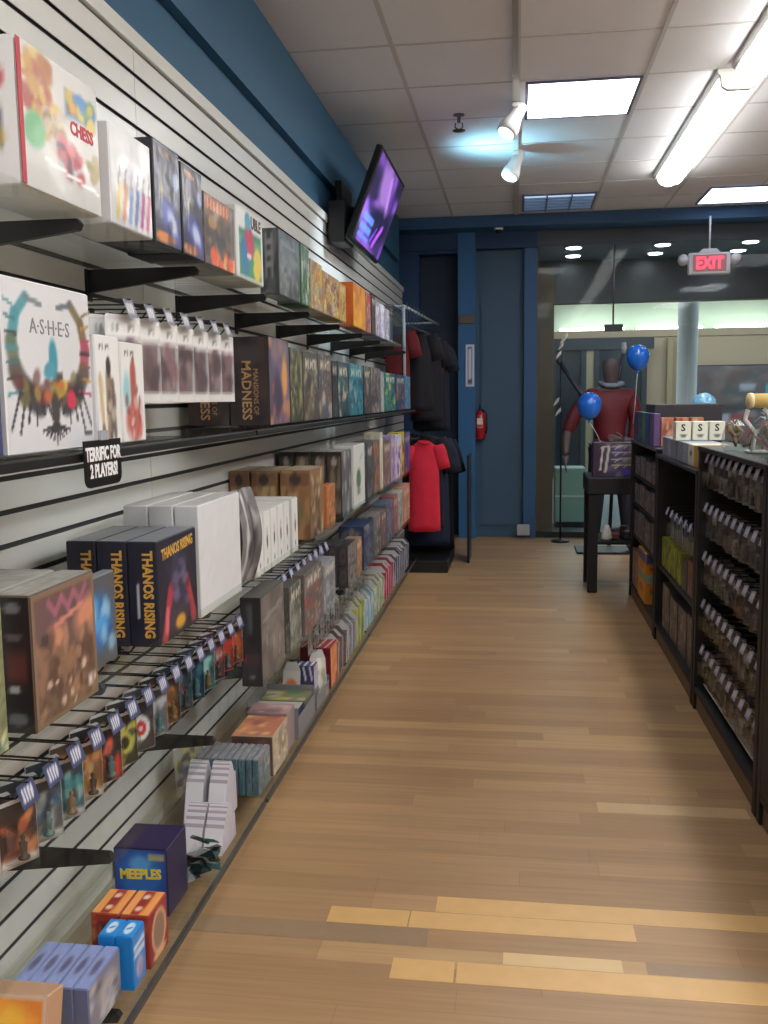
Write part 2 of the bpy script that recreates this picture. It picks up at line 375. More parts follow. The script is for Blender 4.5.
# dark shop front across the mall
t = empty('dark_shopfront', (1.75, 16.95, 0)); tag(t, 'dark shop front with glazed doors across the mall', 'shopfront')
dk = mat('dark_door_frame', (40, 44, 50), .5)
MB().box(0, 1.75, -.06, .06, 2.24, 2.44).build('header', dk, t)
for x in (0, .52, .74, 1.55): MB().box(x, x+.09, -.05, .05, 0, 2.24).build('frame_post', dk, t)
MB().box(.09, .52, -.01, .01, .1, 2.24).build('door_panel', mat('dark_shop_glass', (30, 38, 46), .15), t)
MB().box(.83, 1.55, -.01, .01, .1, 2.24).build('door_panel', _mats['dark_shop_glass'], t)
MB().box(.61, .74, -.03, .03, 0, 2.24).build('side_panel', mat('tan_post', (130, 120, 96), .6), t)
for (x, wv) in ((3.62, .10), (3.86, .12)):
    pass
for k, x in enumerate((3.75, 4.02)):
    o = MB().bev(x, x+.11, 17.08, 17.16, 0, 2.44, .01).build('wall_pilaster', mat('pilaster_tan', (138, 122, 96), .7)); tag(o, 'narrow tan pilaster on the far mall wall, %s one' % ('left', 'right')[k], 'pilaster', 'tan pilasters across the mall')
# mint display case across the aisle
t = empty('mint_display_case', (1.745, 10.75, 0)); tag(t, 'pale mint green display case standing low behind the glass', 'display case')
mint = mat('mint_panel', (150, 184, 172), .5)
MB().bev(-.16, .18, -.2, .2, .06, .66, .01).build('cabinet', mint, t); MB().bev(-.15, .17, -.19, .19, 0, .06, .005).build('plinth', dk, t)
MB().box(-.16, .18, -.207, -.2005, .34, .36).build('band', WHITE, t)
# mural board
a = Art((96, 88, 92), 60, 24).fleck([(128, 110, 108), (70, 76, 96), (140, 132, 128), (88, 60, 60), (60, 84, 92)], 120, .02, .07)
a.rect(0, .42, 1, .5, (60, 56, 62), .8).rect(0, .48, 1, 1, (92, 80, 76), .5).line(.30, .72, .36, .72, .03, (150, 150, 160)).ell(.28, .2, .09, .17, (150, 60, 66), 0, .3).ell(.28, .2, .06, .11, (100, 90, 98), 0, .3)
for q in range(8): a.line(.46, .6+.02*q, .52-.006*abs(q-4), .6+.02*q, .012, (64, 140, 160))
a.ell(.49, .68, .04, .1, (60, 150, 170), 0, .3).strokes(.3, .1, .22, 5, .1, (150, 150, 160), .012)
b = MB().bev(0, 2.6, -.02, .02, 0, 1.35, .005).build('mural_board', dk); b.location = (4.25, 17.15, .6)
tag(b, 'wide dark mural board with red ring and teal triangle on mall wall', 'mural')
panel(a, 'printed_graphic', (.02, -.0215, .02), (2.56, 0, 0), (0, 0, 1.31), b)
# slim pole stand left of the mannequin with white leaves
# ================================================================== CEILING FIXTURES
EM = mat('fluorescent_lens', (255, 255, 255), emit=(255, 252, 245), es=12)
EM2 = mat('troffer_lens', (255, 255, 255), emit=(250, 252, 255), es=10)
EM3 = mat('unseen_fill_lens', (255, 255, 255), emit=(250, 251, 255), es=26)  # lens of added unseen panels, stronger to fill the lower left wall
def strip(y0, y1, label, group='surface wrap fluorescent fixtures', x=2.345):
    t = empty('fluorescent_fixture', (x, y0, H-.003)); tag(t, label, 'light fixture', group)
    L = y1-y0
    MB().prism([(-.115, 0), (.115, 0), (.115, -.02), (.10, -.035), (-.10, -.035), (-.115, -.02)], 1, 0, L).build('housing', WHITE, t)
    MB().prism([(-.095, -.036), (.095, -.036), (.085, -.085), (.06, -.105), (-.06, -.105), (-.085, -.085)], 1, .04, L-.12).build('lens', EM, t)
    MB().prism([(-.1, -.036), (.1, -.036), (.09, -.09), (.06, -.11), (-.06, -.11), (-.09, -.09)], 1, 0, .038).build('end_cap', WHITE, t)
    MB().lathe([(.01, 0), (.045, -.01), (.05, -.04), (.03, -.06)], (0, L-.06, -.04), 14).build('end_lamp', EM, t)
    return t
strip(5.52, 8.0, 'long surface fluorescent fixture nearest the shop front')
strip(2.95, 5.44, 'bright fluorescent fixture cut off by top right of the photo', x=2.40)
strip(.3, 2.8, 'added unseen fluorescent fixture overhead, nearest the camera', x=2.40)  # this and the rear strip are added, unseen, to light the near wall
strip(-2.3, .2, 'added unseen fluorescent fixture at the rear of the shop', x=2.40)
def troffer(x, y, w, l, label, lens, louv=False, nm='ceiling_light'):
    t = empty(nm, (x, y, H)); tag(t, label, 'ceiling light')
    f = MB(); fw = .018
    for (a, b, c_, d) in ((-w/2, w/2, -l/2, -l/2+fw), (-w/2, w/2, l/2-fw, l/2), (-w/2, -w/2+fw, -l/2+fw, l/2-fw), (w/2-fw, w/2, -l/2+fw, l/2-fw)): f.box(a, b, c_, d, -.014, -.003)
    f.build('frame', mat('troffer_frame', (92, 92, 120), .4), t)
    MB().box(-w/2+fw, w/2-fw, -l/2+fw, l/2-fw, -.01, -.004).build('lens', lens, t)
    if louv:
        q = MB()
        for i in range(1, 3): q.box(-w/2+w*i/3-.006, -w/2+w*i/3+.006, -l/2+fw, l/2-fw, -.03, -.0105)
        for i in range(1, 6): q.box(-w/2+fw, w/2-fw, -l/2+l*i/6-.012, -l/2+l*i/6+.012, -.028, -.0105)
        q.build('louver', mat('louver_grey', (120, 130, 145), .3, .5), t)
troffer(1.525, 5.9, .64, .70, 'square glowing ceiling light panel beside the spotlight track', EM2)
troffer(1.525, 8.9, .64, .70, 'louvred bluish ceiling light close to the shop front beam', mat('dim_lens', (200, 215, 235), emit=(170, 200, 235), es=.9), True)
troffer(3.1, 8.9, .64, .70, 'ceiling light panel at the right edge near the beam', mat('mid_lens', (220, 230, 245), emit=(220, 235, 255), es=3))
# added fixtures out of view that brighten the slat wall and aisle
troffer(1.5, .6, .64, 1.28, 'added unseen ceiling light panel over the near end of the aisle', EM2)
troffer(1.5, -1.4, .64, 1.28, 'added unseen ceiling light panel at the rear of the aisle', EM2)
troffer(4.2, 3.2, .64, 1.28, 'added unseen ceiling light panel over the right half of the shop', EM3)
troffer(4.2, .2, .64, 1.28, 'added unseen near ceiling light panel over the right half of the shop', EM3)
troffer(4.2, 6.4, .64, 1.28, 'added unseen far ceiling light panel over the right half of the shop', EM2)
# track and spots
t = empty('lighting_track', (1.15, 0, H)); tag(t, 'thin white lighting track running along the ceiling grid', 'lighting track')
MB().box(-.017, .017, 5.4, 9.3, -.03, -.005).build('rail', mat('track_white', (190, 188, 186), .4), t); MB().box(-.014, .014, 4.0, 5.35, -.028, -.005).build('rail', mat('track_grey', (150, 148, 148), .4), t)
def spot(y, ax, ay, label):
    t = empty('track_spotlight', (1.15, y, H-.031)); tag(t, label, 'spotlight', 'white track spotlights')
    M = Matrix.Translation((0, 0, -.07)) @ Euler((R(ax), R(ay), 0)).to_matrix().to_4x4()
    MB().bev(-.02, .02, -.05, .05, -.025, 0, .004).tube([(0, 0, -.025), (0, 0, -.08)], .009).build('mount', WHITE, t)
    q = MB(); q.lathe([(.012, .085), (.035, .08), (.04, .0), (.05, -.04), (.062, -.08), (.062, -.12), (.055, -.125)], (0, 0, 0), 20); q.v = [tuple(M @ Vector(v)) for v in q.v]; q.build('lamp_head', WHITE, t)
    q = MB(); q.lathe([(.05, -.1255), (.05, -.128)], (0, 0, 0), 16); q.v = [tuple(M @ Vector(v)) for v in q.v]; q.build('bulb_face', mat('spot_face', (255, 255, 255), emit=(200, 230, 255), es=4), t)
    return t
spot(5.85, -20, 28, 'white track spotlight beside the square ceiling light, tilted down left')
spot(6.95, -18, 22, 'white track spotlight farther along, nearer the shop front')
# cyan spot of light thrown on the ceiling by a bare lamp below the far track head
L = bpy.data.lights.new('track_uplight', 'SPOT'); L.energy = 13; L.color = (.35, .8, 1); L.spot_size = R(150); L.spot_blend = .9; L.shadow_soft_size = .03
lo = bpy.data.objects.new('track_uplight', L); COL.objects.link(lo); lo.location = (.93, 6.85, 2.86); lo.rotation_euler = (R(180), R(25), 0)
L = bpy.data.lights.new('display_spot', 'SPOT'); L.energy = 60; L.color = (.75, .9, 1); L.spot_size = R(55); L.spot_blend = .7; L.shadow_soft_size = .05
lo = bpy.data.objects.new('display_spot', L); COL.objects.link(lo); lo.location = (1.05, 5.85, 2.98)
d = Vector((0, 5.9, 2.1))-Vector(lo.location); lo.rotation_euler = d.to_track_quat('-Z', 'Y').to_euler()
# sprinkler, camera dome
t = empty('ceiling_sprinkler', (.80, 6.1, H)); tag(t, 'small sprinkler head hanging from a ceiling tile', 'sprinkler')
MB().lathe([(.035, -.001), (.035, -.008), (.012, -.012), (.009, -.05)], (0, 0, 0), 14).build('stem', STEEL, t)
q = MB().lathe([(.04, -.095), (.04, -.099)], (0, 0, 0), 16); q.tube([(-.02, 0, -.05), (-.025, 0, -.075), (0, 0, -.095)], .004).tube([(.02, 0, -.05), (.025, 0, -.075), (0, 0, -.095)], .004); q.build('deflector', mat('dull_brass', (90, 80, 75), .4, .8), t)
t = empty('dome_camera', (1.0, 9.42, 3.09)); t.location = (.98, 9.5, 3.09); tag(t, 'tiny dark dome camera under the blue beam', 'security camera')
MB().lathe([(.045, 0), (.045, -.02), (.04, -.022)], (0, 0, 0), 16).build('base', WHITE, t); MB().lathe([(.038, -.021), (.034, -.04), (.018, -.056), (.003, -.06)], (0, 0, 0), 16).build('dome', BLACKM, t)

# ================================================================== TELEVISION
tv = empty('television', (.0, 6.3, 2.68)); tag(tv, 'wall mounted television tilted down showing purple picture', 'television')
M = Matrix.Translation((.27, 0, 0)) @ Matrix.Rotation(R(21), 4, 'Y')
def xf(mb, M): mb.v = [tuple(M @ Vector(v)) for v in mb.v]; return mb
xf(MB().bev(-.045, 0, -.54, .54, -.29, .29, .008), M).build('casing', mat('tv_black', (12, 12, 16), .3), tv)
a = Art((40, 28, 60), 40, 26).fleck([(80, 50, 130), (130, 80, 190), (30, 30, 60), (20, 18, 40)], 50, .06, .16)
a.ell(.45, .75, .2, .3, (150, 110, 190), 20, .8).line(.55, .9, .7, .5, .04, (180, 130, 220)).ell(.6, .3, .3, .22, (24, 22, 60), 0, .6)
for q in range(5): a.line(.08, .33-.06*q, .42, .33-.06*q, .018, (90, 120, 220))
a.line(.62, .1, .75, .34, .035, (190, 80, 240)).line(.5, .12, .6, .3, .02, (120, 60, 220))
pn = panel(a, 'screen', M @ Vector((.0012, -.515, -.262)), M.to_3x3() @ Vector((0, 1.03, 0)), M.to_3x3() @ Vector((0, 0, .525)), tv, SCREEN)
MB().bev(.013, .05, -.2, .2, -.18, .16, .006).tube([(.03, 0, 0), (.22, 0, .0)], .03, 8).build('wall_mount', BLACKM, tv)
MB().bev(.016, .13, -.5, -.22, -.27, -.02, .01).build('media_box', BLACKM, tv)

# ================================================================== SHELVES ON THE LEFT WALL
SZ = [1.825, 1.37, .885, .515, .15]
SN = ['top', 'second', 'third', 'fourth', 'bottom']
sect = [(-.6, 1.07), (1.09, 2.875), (2.895, 5.06), (5.08, 7.6)]
secn = ['nearest the camera', 'in the second section', 'in the third section', 'in the farthest section']
BY = [-.24, .44, 1.12, 1.80, 2.49, 3.18, 3.87, 4.55, 5.23, 5.91, 6.59, 7.27]
DEP = .35
def shelf(i, j):
    z = SZ[i]; a, b = sect[j]
    t = empty('acrylic_shelf', (0, a, z)); L = b-a
    tag(t, '%s clear acrylic shelf on the slat wall, %s' % (SN[i], secn[j]), 'shelf', 'clear shelves on the slat wall')
    p = MB().box(.004, DEP, 0, L, -.006, 0)
    if i in (2, 3, 4): p.box(DEP-.004, DEP, 0, L, 0, .028)
    p.build('shelf_panel', ACRYL, t)
    if i == 1: MB().bev(DEP-.03, DEP+.004, 0, L, -.024, -.0065, .002).build('front_rail', BLACKM, t)
    if i == 4: MB().bev(DEP-.01, DEP+.003, 0, L, -.02, -.0065, .001).build('front_rail', mat('dark_edge', (60, 58, 56), .4), t)
    for y in BY:
        if a+.02 < y < b-.02 and not (i == 1):
            q = MB(); zz = -.007
            q.prism([(.001, zz-.002), (.31, zz-.002), (.318, zz-.012), (.312, zz-.024), (.02, zz-.062), (.001, zz-.068)], 1, y-a-.008, y-a+.008)
            q.box(.0, .006, y-a-.016, y-a+.016, zz-.085, zz+.0)
            q.build('shelf_bracket', BLACKM, t)
        elif a+.02 < y < b-.02:
            q = MB(); zz = -.0245
            q.prism([(.001, -.007), (.31, -.007), (.315, zz-.004), (.02, zz-.03), (.001, zz-.034)], 1, y-a-.007, y-a+.007); q.build('shelf_bracket', BLACKM, t)
for i in range(5):
    for j in range(4): shelf(i, j)

# ------------------------------------------------------------------ goods on the left wall
GREY = [(60, 60, 64), (90, 88, 90), (120, 116, 112), (150, 145, 140), (40, 42, 50)]
def busy(bg, pal, w=14, h=18, n=26, title=None, tc=(220, 210, 190), r=(.05, .14), tb=None):
    w, h = int(w*1.8), int(h*1.8)
    a = Art(bg, w, h).fleck(pal, n, *r).fleck(list(pal)+[tuple(min(255, int(q*1.35)+14) for q in pal[0]), tuple(int(q*.55) for q in pal[0])], n*2, r[0]*.35, r[0]*.95, amt=.75)
    if tb: a.rect(.05, .74, .95, .94, tb, .85)
    if title: a.strokes(.84, .1, .9, title, .1, tc, .03)
    return a.noise(9)
# ---- top shelf
z = SZ[0]
a = Art((206, 206, 204), 48, 44)
a.fleck([(190, 150, 90), (200, 170, 60), (170, 110, 70), (150, 60, 50), (210, 190, 120)], 34, .03, .08, (.03, .55, .42, .95), .85)
a.fleck([(190, 150, 90), (120, 90, 70), (200, 190, 170)], 14, .03, .06, (.28, .42, .5, .62), .8)
a.ell(.16, .42, .12, .13, (80, 160, 100), -20, .4).fleck([(180, 60, 70), (200, 90, 110), (90, 60, 80)], 16, .03, .07, (.42, .18, .72, .45), .85).fleck([(150, 150, 100), (180, 160, 120)], 8, .03, .05, (.82, .22, .97, .45))
a.rect(.56, .66, .95, .86, (70, 100, 140), .9, .05).fleck([(60, 130, 190), (210, 180, 60), (80, 150, 90), (190, 80, 60)], 16, .03, .05, (.58, .68, .93, .84), .9)
a.rect(.0, .0, 1, .17, (190, 192, 190), .7, .06).line(.28, .25, .97, .17, .012, (250, 250, 245))
e_ = Art((225, 222, 222), 20, 24).ell(.55, .72, .3, .12, (190, 50, 60), 0, .3).rect(.3, .25, .8, .5, (60, 70, 100), .9, .08).fleck([(70, 90, 140), (190, 160, 60)], 6, .05, .1, (.35, .28, .75, .48))
cb = gbox('board_game_box', 'large white boxed chess set with red edge on top shelf', 'game box', .19, .335, 1.545, 1.855, z, .245, (230, 228, 226), {'front': a, 'end': e_},
     [('front', 'CHESS', .76, .585, .034, (190, 40, 60), 0, .001)], m=WRAP, r=.008)
MB().bev(.0735, .0755, -.156, -.142, .004, .241, .0006).build('red_edge_strip', plain((170, 30, 50)), cb)
a = Art((204, 206, 208), 30, 26).fleck([(235, 235, 240), (190, 195, 205), (250, 250, 250)], 20, .06, .12)
for i_, c_ in enumerate([(210, 180, 60), (200, 120, 60), (90, 130, 190), (70, 90, 160), (170, 60, 130), (200, 70, 120)]):
    a.line(.12+.15*i_, .08, .2+.15*i_, .42, .04, c_, .85); a.line(.16+.15*i_, .42, .22+.15*i_, .62, .02, (90, 90, 110), .6)
gbox('board_game_box', 'white glossy boxed game with row of coloured pieces on top shelf', 'game box', .2, .335, 1.905, 2.125, z, .205, (222, 222, 224), {'front': a, 'end': Art((205, 203, 205), 8, 12).ell(.5, .7, .25, .1, (160, 60, 70)).rect(.25, .3, .75, .55, (90, 60, 50), .8)}, m=WRAP)
def navy():
    a = Art((28, 30, 66), 24, 30).ell(.35, .75, .2, .16, (60, 50, 90), 0, .6).line(.25, .3, .3, .62, .035, (190, 180, 110)).line(.16, .45, .2, .8, .02, (120, 120, 150)).ell(.6, .25, .42, .18, (90, 100, 190), -20, .6).ell(.65, .25, .2, .1, (200, 210, 240), -20, .6).ell(.35, .07, .4, .06, (220, 140, 70), 0, .5).line(.1, .93, .6, .9, .03, (160, 110, 60)).ell(.85, .7, .12, .1, (160, 180, 220), 0, .6)
    return a.fleck([(50, 40, 100), (20, 20, 50)], 10, .06, .12, amt=.5)
for i_, (a0, b0, nm) in enumerate([(2.145, 2.315, 'nearer'), (2.33, 2.485, 'farther')]):
    gbox('board_game_box', 'narrow dark navy boxed game on top shelf, %s of the two' % nm, 'game box', .215-.03*i_, .335, a0, b0, z, .235-.01*i_, (22, 22, 34), {'front': navy(), 'end': Art((24, 22, 30), 8, 10).fleck([(50, 40, 60)], 6, .1, .2)}, group='navy boxed games on the top shelf', m=WRAP)
a = Art((96, 82, 72), 30, 28).fleck([(130, 100, 76), (70, 60, 60), (150, 130, 100), (60, 56, 64)], 40, .05, .12).rect(.02, .78, .82, .97, (196, 92, 62), .85, .04).strokes(.875, .06, .8, 7, .14, (232, 170, 130), .02).fleck([(240, 130, 60), (235, 90, 50), (250, 190, 120)], 22, .04, .09, (.2, 0, 1, .2), .9).ell(.25, .62, .14, .1, (170, 130, 80)).rect(.86, .2, 1, .99, (120, 112, 104), .8)
gbox('board_game_box', 'brown fantasy boxed game with orange title and flames, top shelf', 'game box', .2, .335, 2.5, 2.765, z, .19, (110, 96, 84), {'front': a, 'end': busy((90, 76, 66), GREY, 8, 10, 10)}, m=WRAP)
a = Art((232, 236, 234), 32, 30).rect(.08, .04, .93, .72, (60, 142, 112), 1, .03).rect(.08, .5, .93, .62, (110, 176, 130), .8)
a.ell(.28, .34, .13, .28, (46, 120, 176), 10, .3).ell(.47, .62, .16, .22, (196, 50, 92), 25, .3).ell(.5, .45, .12, .12, (206, 60, 100), 0, .3).ell(.76, .28, .17, .26, (232, 206, 66), -8, .3).ell(.42, .86, .11, .14, (66, 160, 190), 0, .3).ell(.45, .36, .09, .05, (236, 220, 220)).line(.5, .1, .6, .3, .04, (60, 160, 90))
gbox('board_game_box', 'white boxed game with red blue and yellow parrots, top shelf', 'game box', .2, .335, 2.79, 3.085, z, .212, (228, 230, 230), {'front': a, 'end': Art((210, 212, 210), 6, 8)}, [('front', 'UBLE', .73, .86, .05, (60, 60, 64), 0, .002)], m=WRAP)
a = Art((96, 104, 108), 26, 26).fleck([(120, 126, 130), (70, 74, 80), (150, 150, 150), (60, 64, 70)], 50, .03, .1).rect(.0, .72, 1, 1, (96, 120, 140), .4).line(.1, .82, .75, .8, .03, (130, 140, 150))
gbox('board_game_box', 'thick grey boxed game with tall white side lettering, top shelf', 'game box', .265, .335, 3.3, 3.62, z, .23, (66, 70, 74), {'front': a, 'end': Art((52, 56, 60), 10, 24).fleck([(110, 114, 116)], 6, .1, .2, amt=.5).line(.35,.3,.35,.9,.05,(120,124,126)).line(.65,.3,.65,.9,.05,(120,124,126)).line(.35,.45,.65,.45,.04,(130,134,136)).line(.35,.62,.65,.62,.04,(130,134,136)).line(.35,.8,.65,.8,.04,(130,134,136))}, m=WRAP)
items = [  # desc, y0, y1, thickness, height, body, palette
 ('green and clear boxed game', 3.66, 3.80, .1, .235, (70, 110, 72), [(50, 90, 50), (150, 170, 160), (200, 210, 210)]),
 ('grey boxed game with yellow figures', 3.83, 4.06, .1, .20, (176, 160, 130), [(214, 170, 60), (150, 120, 90), (160, 150, 150), (190, 120, 80)]),
 ('tan boxed game with dark arch picture', 4.08, 4.44, .1, .185, (190, 150, 100), [(210, 170, 90), (110, 60, 50), (200, 190, 180), (150, 90, 60)]),
 ('small yellow edged boxed game', 4.46, 4.62, .1, .18, (214, 170, 70), [(220, 180, 70), (160, 110, 80)]),
]
def runbox(desc, i, n, y0, y1, th, h, body, pal, cat='game box', xf_=.333, group=None, m=None, nm='board_game_box', dz=0, title=None, yaw=0):
    mm = m or (WRAP if rng.random() < .5 else PRINT)
    lab = '%s, %s along the %s shelf' % (desc, ORD[n], SN[i])
    e = busy(body, pal, 8, 12, 8); f = busy(body, pal, 14, 16, 26, title if title is not None else rng.choice([None, 4, 5]), tb=rng.choice([None, pal[0]]))
    return gbox(nm, lab, cat, xf_-th, xf_, y0, y1, SZ[i]+dz, h, body, {'front': f, 'end': e}, group=group or ('boxed games on the %s shelf' % SN[i]), m=mm, yaw=yaw)
for k, it in enumerate(items): runbox(it[0], 0, k+7, *it[1:])
a = Art((228, 150, 40), 20, 20).fleck([(236, 176, 50), (206, 120, 40), (240, 190, 60)], 16, .06, .14).rect(.55, .8, .62, .95, (120, 60, 30))
gbox('board_game_box', 'bright orange boxed game in middle of the top shelf', 'game box', .255, .333, 4.84, 5.23, z, .225, (216, 110, 32), {'front': a, 'end': Art((214, 104, 30), 8, 10).fleck([(190, 90, 30)], 5, .1, .2)})
items = [('red and white picture boxed game', 5.26, 5.42, .08, .22, (170, 110, 100), [(190, 60, 50), (220, 220, 210), (60, 70, 120)]),
 ('dark maroon boxed game', 5.46, 5.60, .1, .23, (70, 40, 44), [(90, 50, 50), (50, 36, 40)]),
 ('grey white boxed game', 5.63, 5.78, .1, .20, (170, 165, 165), [(210, 205, 205), (130, 110, 120), (80, 80, 110)]),
 ('pale lilac boxed game', 5.81, 6.0, .1, .21, (160, 150, 175), [(190, 180, 205), (120, 100, 140), (200, 200, 210)]),
 ('pinkish grey boxed game', 6.03, 6.22, .1, .20, (150, 140, 150), [(190, 170, 170), (100, 110, 130)])]
for k, it in enumerate(items): runbox(it[0], 0, k+12, *it[1:])
# clear acrylic display case at the far end
t = empty('acrylic_display_case', (.24, 6.62, z+.001)); tag(t, 'clear acrylic case reflecting light at end of top shelf', 'display case')
q = MB()
for (x0, x1, y0, y1, z0, z1) in [(-.1, -.096, -.28, .28, 0, .25), (.096, .1, -.28, .28, 0, .25), (-.096, .096, -.28, -.276, 0, .25), (-.096, .096, .276, .28, 0, .25), (-.1, .1, -.28, .28, .2505, .2545)]: q.box(x0, x1, y0, y1, z0, z1)
q.build('case', PLAST, t); MB().bev(-.09, .09, -.26, .26, 0, .018, .003).build('base', WHITE, t)
MB().bev(-.05, .05, -.2, .12, .019, .17, .01).build('boxed_contents', plain((110, 120, 160)), t)

# ---- second shelf
z = SZ[1]
a = Art((60, 64, 110), 16, 24).fleck([(40, 70, 120), (90, 80, 150), (30, 60, 100), (50, 110, 160)], 26, .08, .18).line(.3, .1, .8, .08, .03, (190, 190, 210))
gbox('board_game_box', 'blue and violet boxed game cut by left edge, second shelf', 'game box', .24, .335, 1.16, 1.435, z, .295, (120, 124, 150), {'front': a}, m=WRAP)
a = Art((208, 209, 212), 64, 64)
tealc, dkc = (70, 140, 150), (52, 50, 54)
for side in (0, 1):
    s = lambda x: x if side == 0 else 1-x
    c1 = tealc if side == 0 else (110, 90, 60)
    pts = [(.24, .95), (.12, .84), (.07, .68), (.10, .52), (.2, .4), (.34, .33)]
    for k in range(len(pts)-1): a.line(s(pts[k][0]), pts[k][1]-.04, s(pts[k+1][0]), pts[k+1][1]-.04, .035+.012*k, [c1, c1, (100, 110, 90) if side == 0 else (170, 70, 90), (90, 84, 76), dkc][k], .9)
    a.line(s(.24), .91, s(.40), .88, .018, (110, 120, 130) if side == 0 else (90, 100, 110), .9)
    for k in range(7):
        y = .85-.08*k; a.line(s(.10+.012*k), y, s(.02), y+.03-.01*k, .01, [tealc, (60, 110, 120), dkc][k % 3] if side == 0 else [(120, 90, 60), (180, 140, 60), (170, 60, 90), dkc][k % 4], .9)
    for k in range(6): a.line(s(.14+.055*k), .36-.01*k, s(.03+.09*k), .14+.02*k-(.04 if k % 2 else 0), .012, dkc, .9)
a.fleck([(80, 130, 130), (120, 110, 70), (70, 64, 66), (100, 60, 60)], 30, .02, .05, (.1, .28, .9, .45), .7)
a.ell(.52, .56, .05, .12, (60, 140, 160), 0, .4).ell(.47, .49, .07, .05, (80, 150, 170), 30, .4).ell(.6, .38, .08, .045, (206, 180, 70), 30, .4).ell(.72, .31, .055, .06, (200, 50, 84), 0, .3).fleck([(190, 90, 60), (160, 130, 60)], 8, .02, .04, (.3, .3, .6, .4))
a.ell(.52, .25, .05, .11, (70, 66, 66), 0, .4)
for k in range(9): a.line(.52, .16, .36+.04*k, .04+.02*abs(k-4), .010, dkc, .95)
a.line(.88, .09, .97, .09, .012, (80, 80, 90))
gbox('board_game_box', 'large white boxed game with dark multicoloured winged emblem', 'game box', .24, .335, 1.452, 1.772, z, .296, (226, 226, 228), {'front': a, 'end': Art((190, 190, 195), 6, 8)},
     [('front', 'A·S·H·E·S', .5, .74, .038, (130, 130, 134), 0, 0, 1.0)])
for k, (y0, y1) in enumerate([(1.79, 1.905), (1.912, 2.035)]):
    a = Art((226, 226, 224), 24, 36)
    if k == 0: a.line(.25, .04, .15, .6, .07, (200, 176, 130)).line(.5, .06, .5, .6, .12, (150, 130, 110)).ell(.52, .72, .1, .1, (60, 50, 50)).line(.72, .1, .68, .55, .07, (110, 100, 96)).fleck([(120, 100, 90), (200, 190, 170), (80, 70, 70)], 18, .03, .07, (.1, .05, .85, .6), .7)
    else: a.ell(.2, .5, .16, .2, (150, 196, 206), 0, .6).line(.5, .7, .52, .84, .05, (120, 80, 70)).line(.52, .1, .5, .7, .13, (170, 90, 80)).ell(.5, .2, .36, .2, (186, 96, 86), 0, .5).fleck([(200, 120, 110), (120, 70, 70), (210, 200, 195)], 16, .03, .07, (.15, .02, .9, .55), .7)
    a.strokes(.91, .1, .92, 6, .035, (110, 110, 112), .013)
    gbox('card_game_box', 'small white card game box with %s, second shelf' % ('dark robed figure', 'figure in red dress')[k], 'game box', .28, .335, y0, y1, z, .222-.008*k, (214, 214, 216), {'front': a})
MAD = []
for k, (x0, x1, nm) in enumerate([(.195, .335, 'nearer the aisle'), (.045, .188, 'nearer the wall')]):
    e = Art((46, 40, 42), 20, 30).fleck([(60, 48, 48), (36, 32, 36), (78, 60, 56)], 30, .08, .2, amt=.6).ell(.5, .8, .35, .12, (62, 58, 60), 0, .6)
    fr_ = Art((96, 84, 110), 24, 28).fleck([(120, 100, 140), (200, 140, 90), (70, 66, 90), (180, 110, 90)], 30, .05, .12).rect(.1, .78, .9, .97, (150, 130, 130), .6).ell(.75, .55, .14, .25, (226, 160, 90), 0, .6).ell(.4, .35, .2, .25, (70, 56, 84), 0, .6)
    gbox('board_game_box', 'thick dark horror boxed game, one %s' % nm, 'game box', x0, x1, 3.125, 3.41, z, .30, (38, 34, 36), {'end': e, 'front': fr_},
         [('end', 'MANSIONS OF', .66, .38, .024, (170, 140, 100), -90, 0), ('end', 'MADNESS', .42, .4, .046, (176, 140, 96), -90, .0008)], group='thick dark horror games on the second shelf')
items = [('black and olive boxed game', 3.43, 3.63, .1, .28, (50, 50, 44), [(120, 124, 76), (60, 60, 50), (150, 146, 100)]),
 ('dark grey boxed game with pale crest', 3.65, 3.92, .1, .275, (84, 80, 76), [(110, 104, 92), (60, 58, 60), (170, 160, 130), (90, 70, 60)]),
 ('grey blue boxed game with white label', 3.94, 4.22, .1, .28, (92, 88, 90), [(120, 110, 105), (70, 90, 130), (190, 185, 170), (120, 80, 70)]),
 ('near black narrow boxed game', 4.24, 4.36, .1, .26, (36, 38, 44), [(30, 30, 36), (80, 84, 90)]),
 ('dark teal boxed game with white sticker', 4.38, 4.65, .1, .262, (50, 70, 80), [(40, 90, 100), (200, 196, 180), (90, 70, 60), (30, 40, 50)]),
 ('bright teal boxed game', 4.68, 5.10, .1, .265, (40, 120, 136), [(30, 140, 160), (40, 80, 110), (150, 170, 170), (20, 60, 90)]),
 ('dark boxed game with white print', 5.14, 5.36, .1, .265, (50, 48, 54), [(60, 56, 60), (160, 150, 140)]),
 ('grey brown boxed game', 5.39, 5.76, .1, .265, (96, 90, 88), [(120, 110, 106), (170, 160, 150), (60, 50, 60)]),
 ('pale edged boxed game', 5.8, 5.93, .1, .25, (150, 156, 156), [(170, 176, 176), (120, 120, 120)]),
 ('teal boxed game with yellow mark', 5.96, 6.5, .12, .25, (30, 92, 104), [(30, 100, 110), (20, 70, 80), (210, 200, 90), (60, 130, 100)]),
 ('dark blue boxed game with orange square', 6.55, 7.05, .12, .25, (36, 66, 100), [(40, 80, 120), (200, 110, 80), (30, 50, 80)]),
 ('light blue boxed game', 7.1, 7.4, .12, .25, (90, 140, 180), [(110, 170, 210), (60, 100, 150)])]
for k, it in enumerate(items): runbox(it[0], 1, k+6, *it[1:])
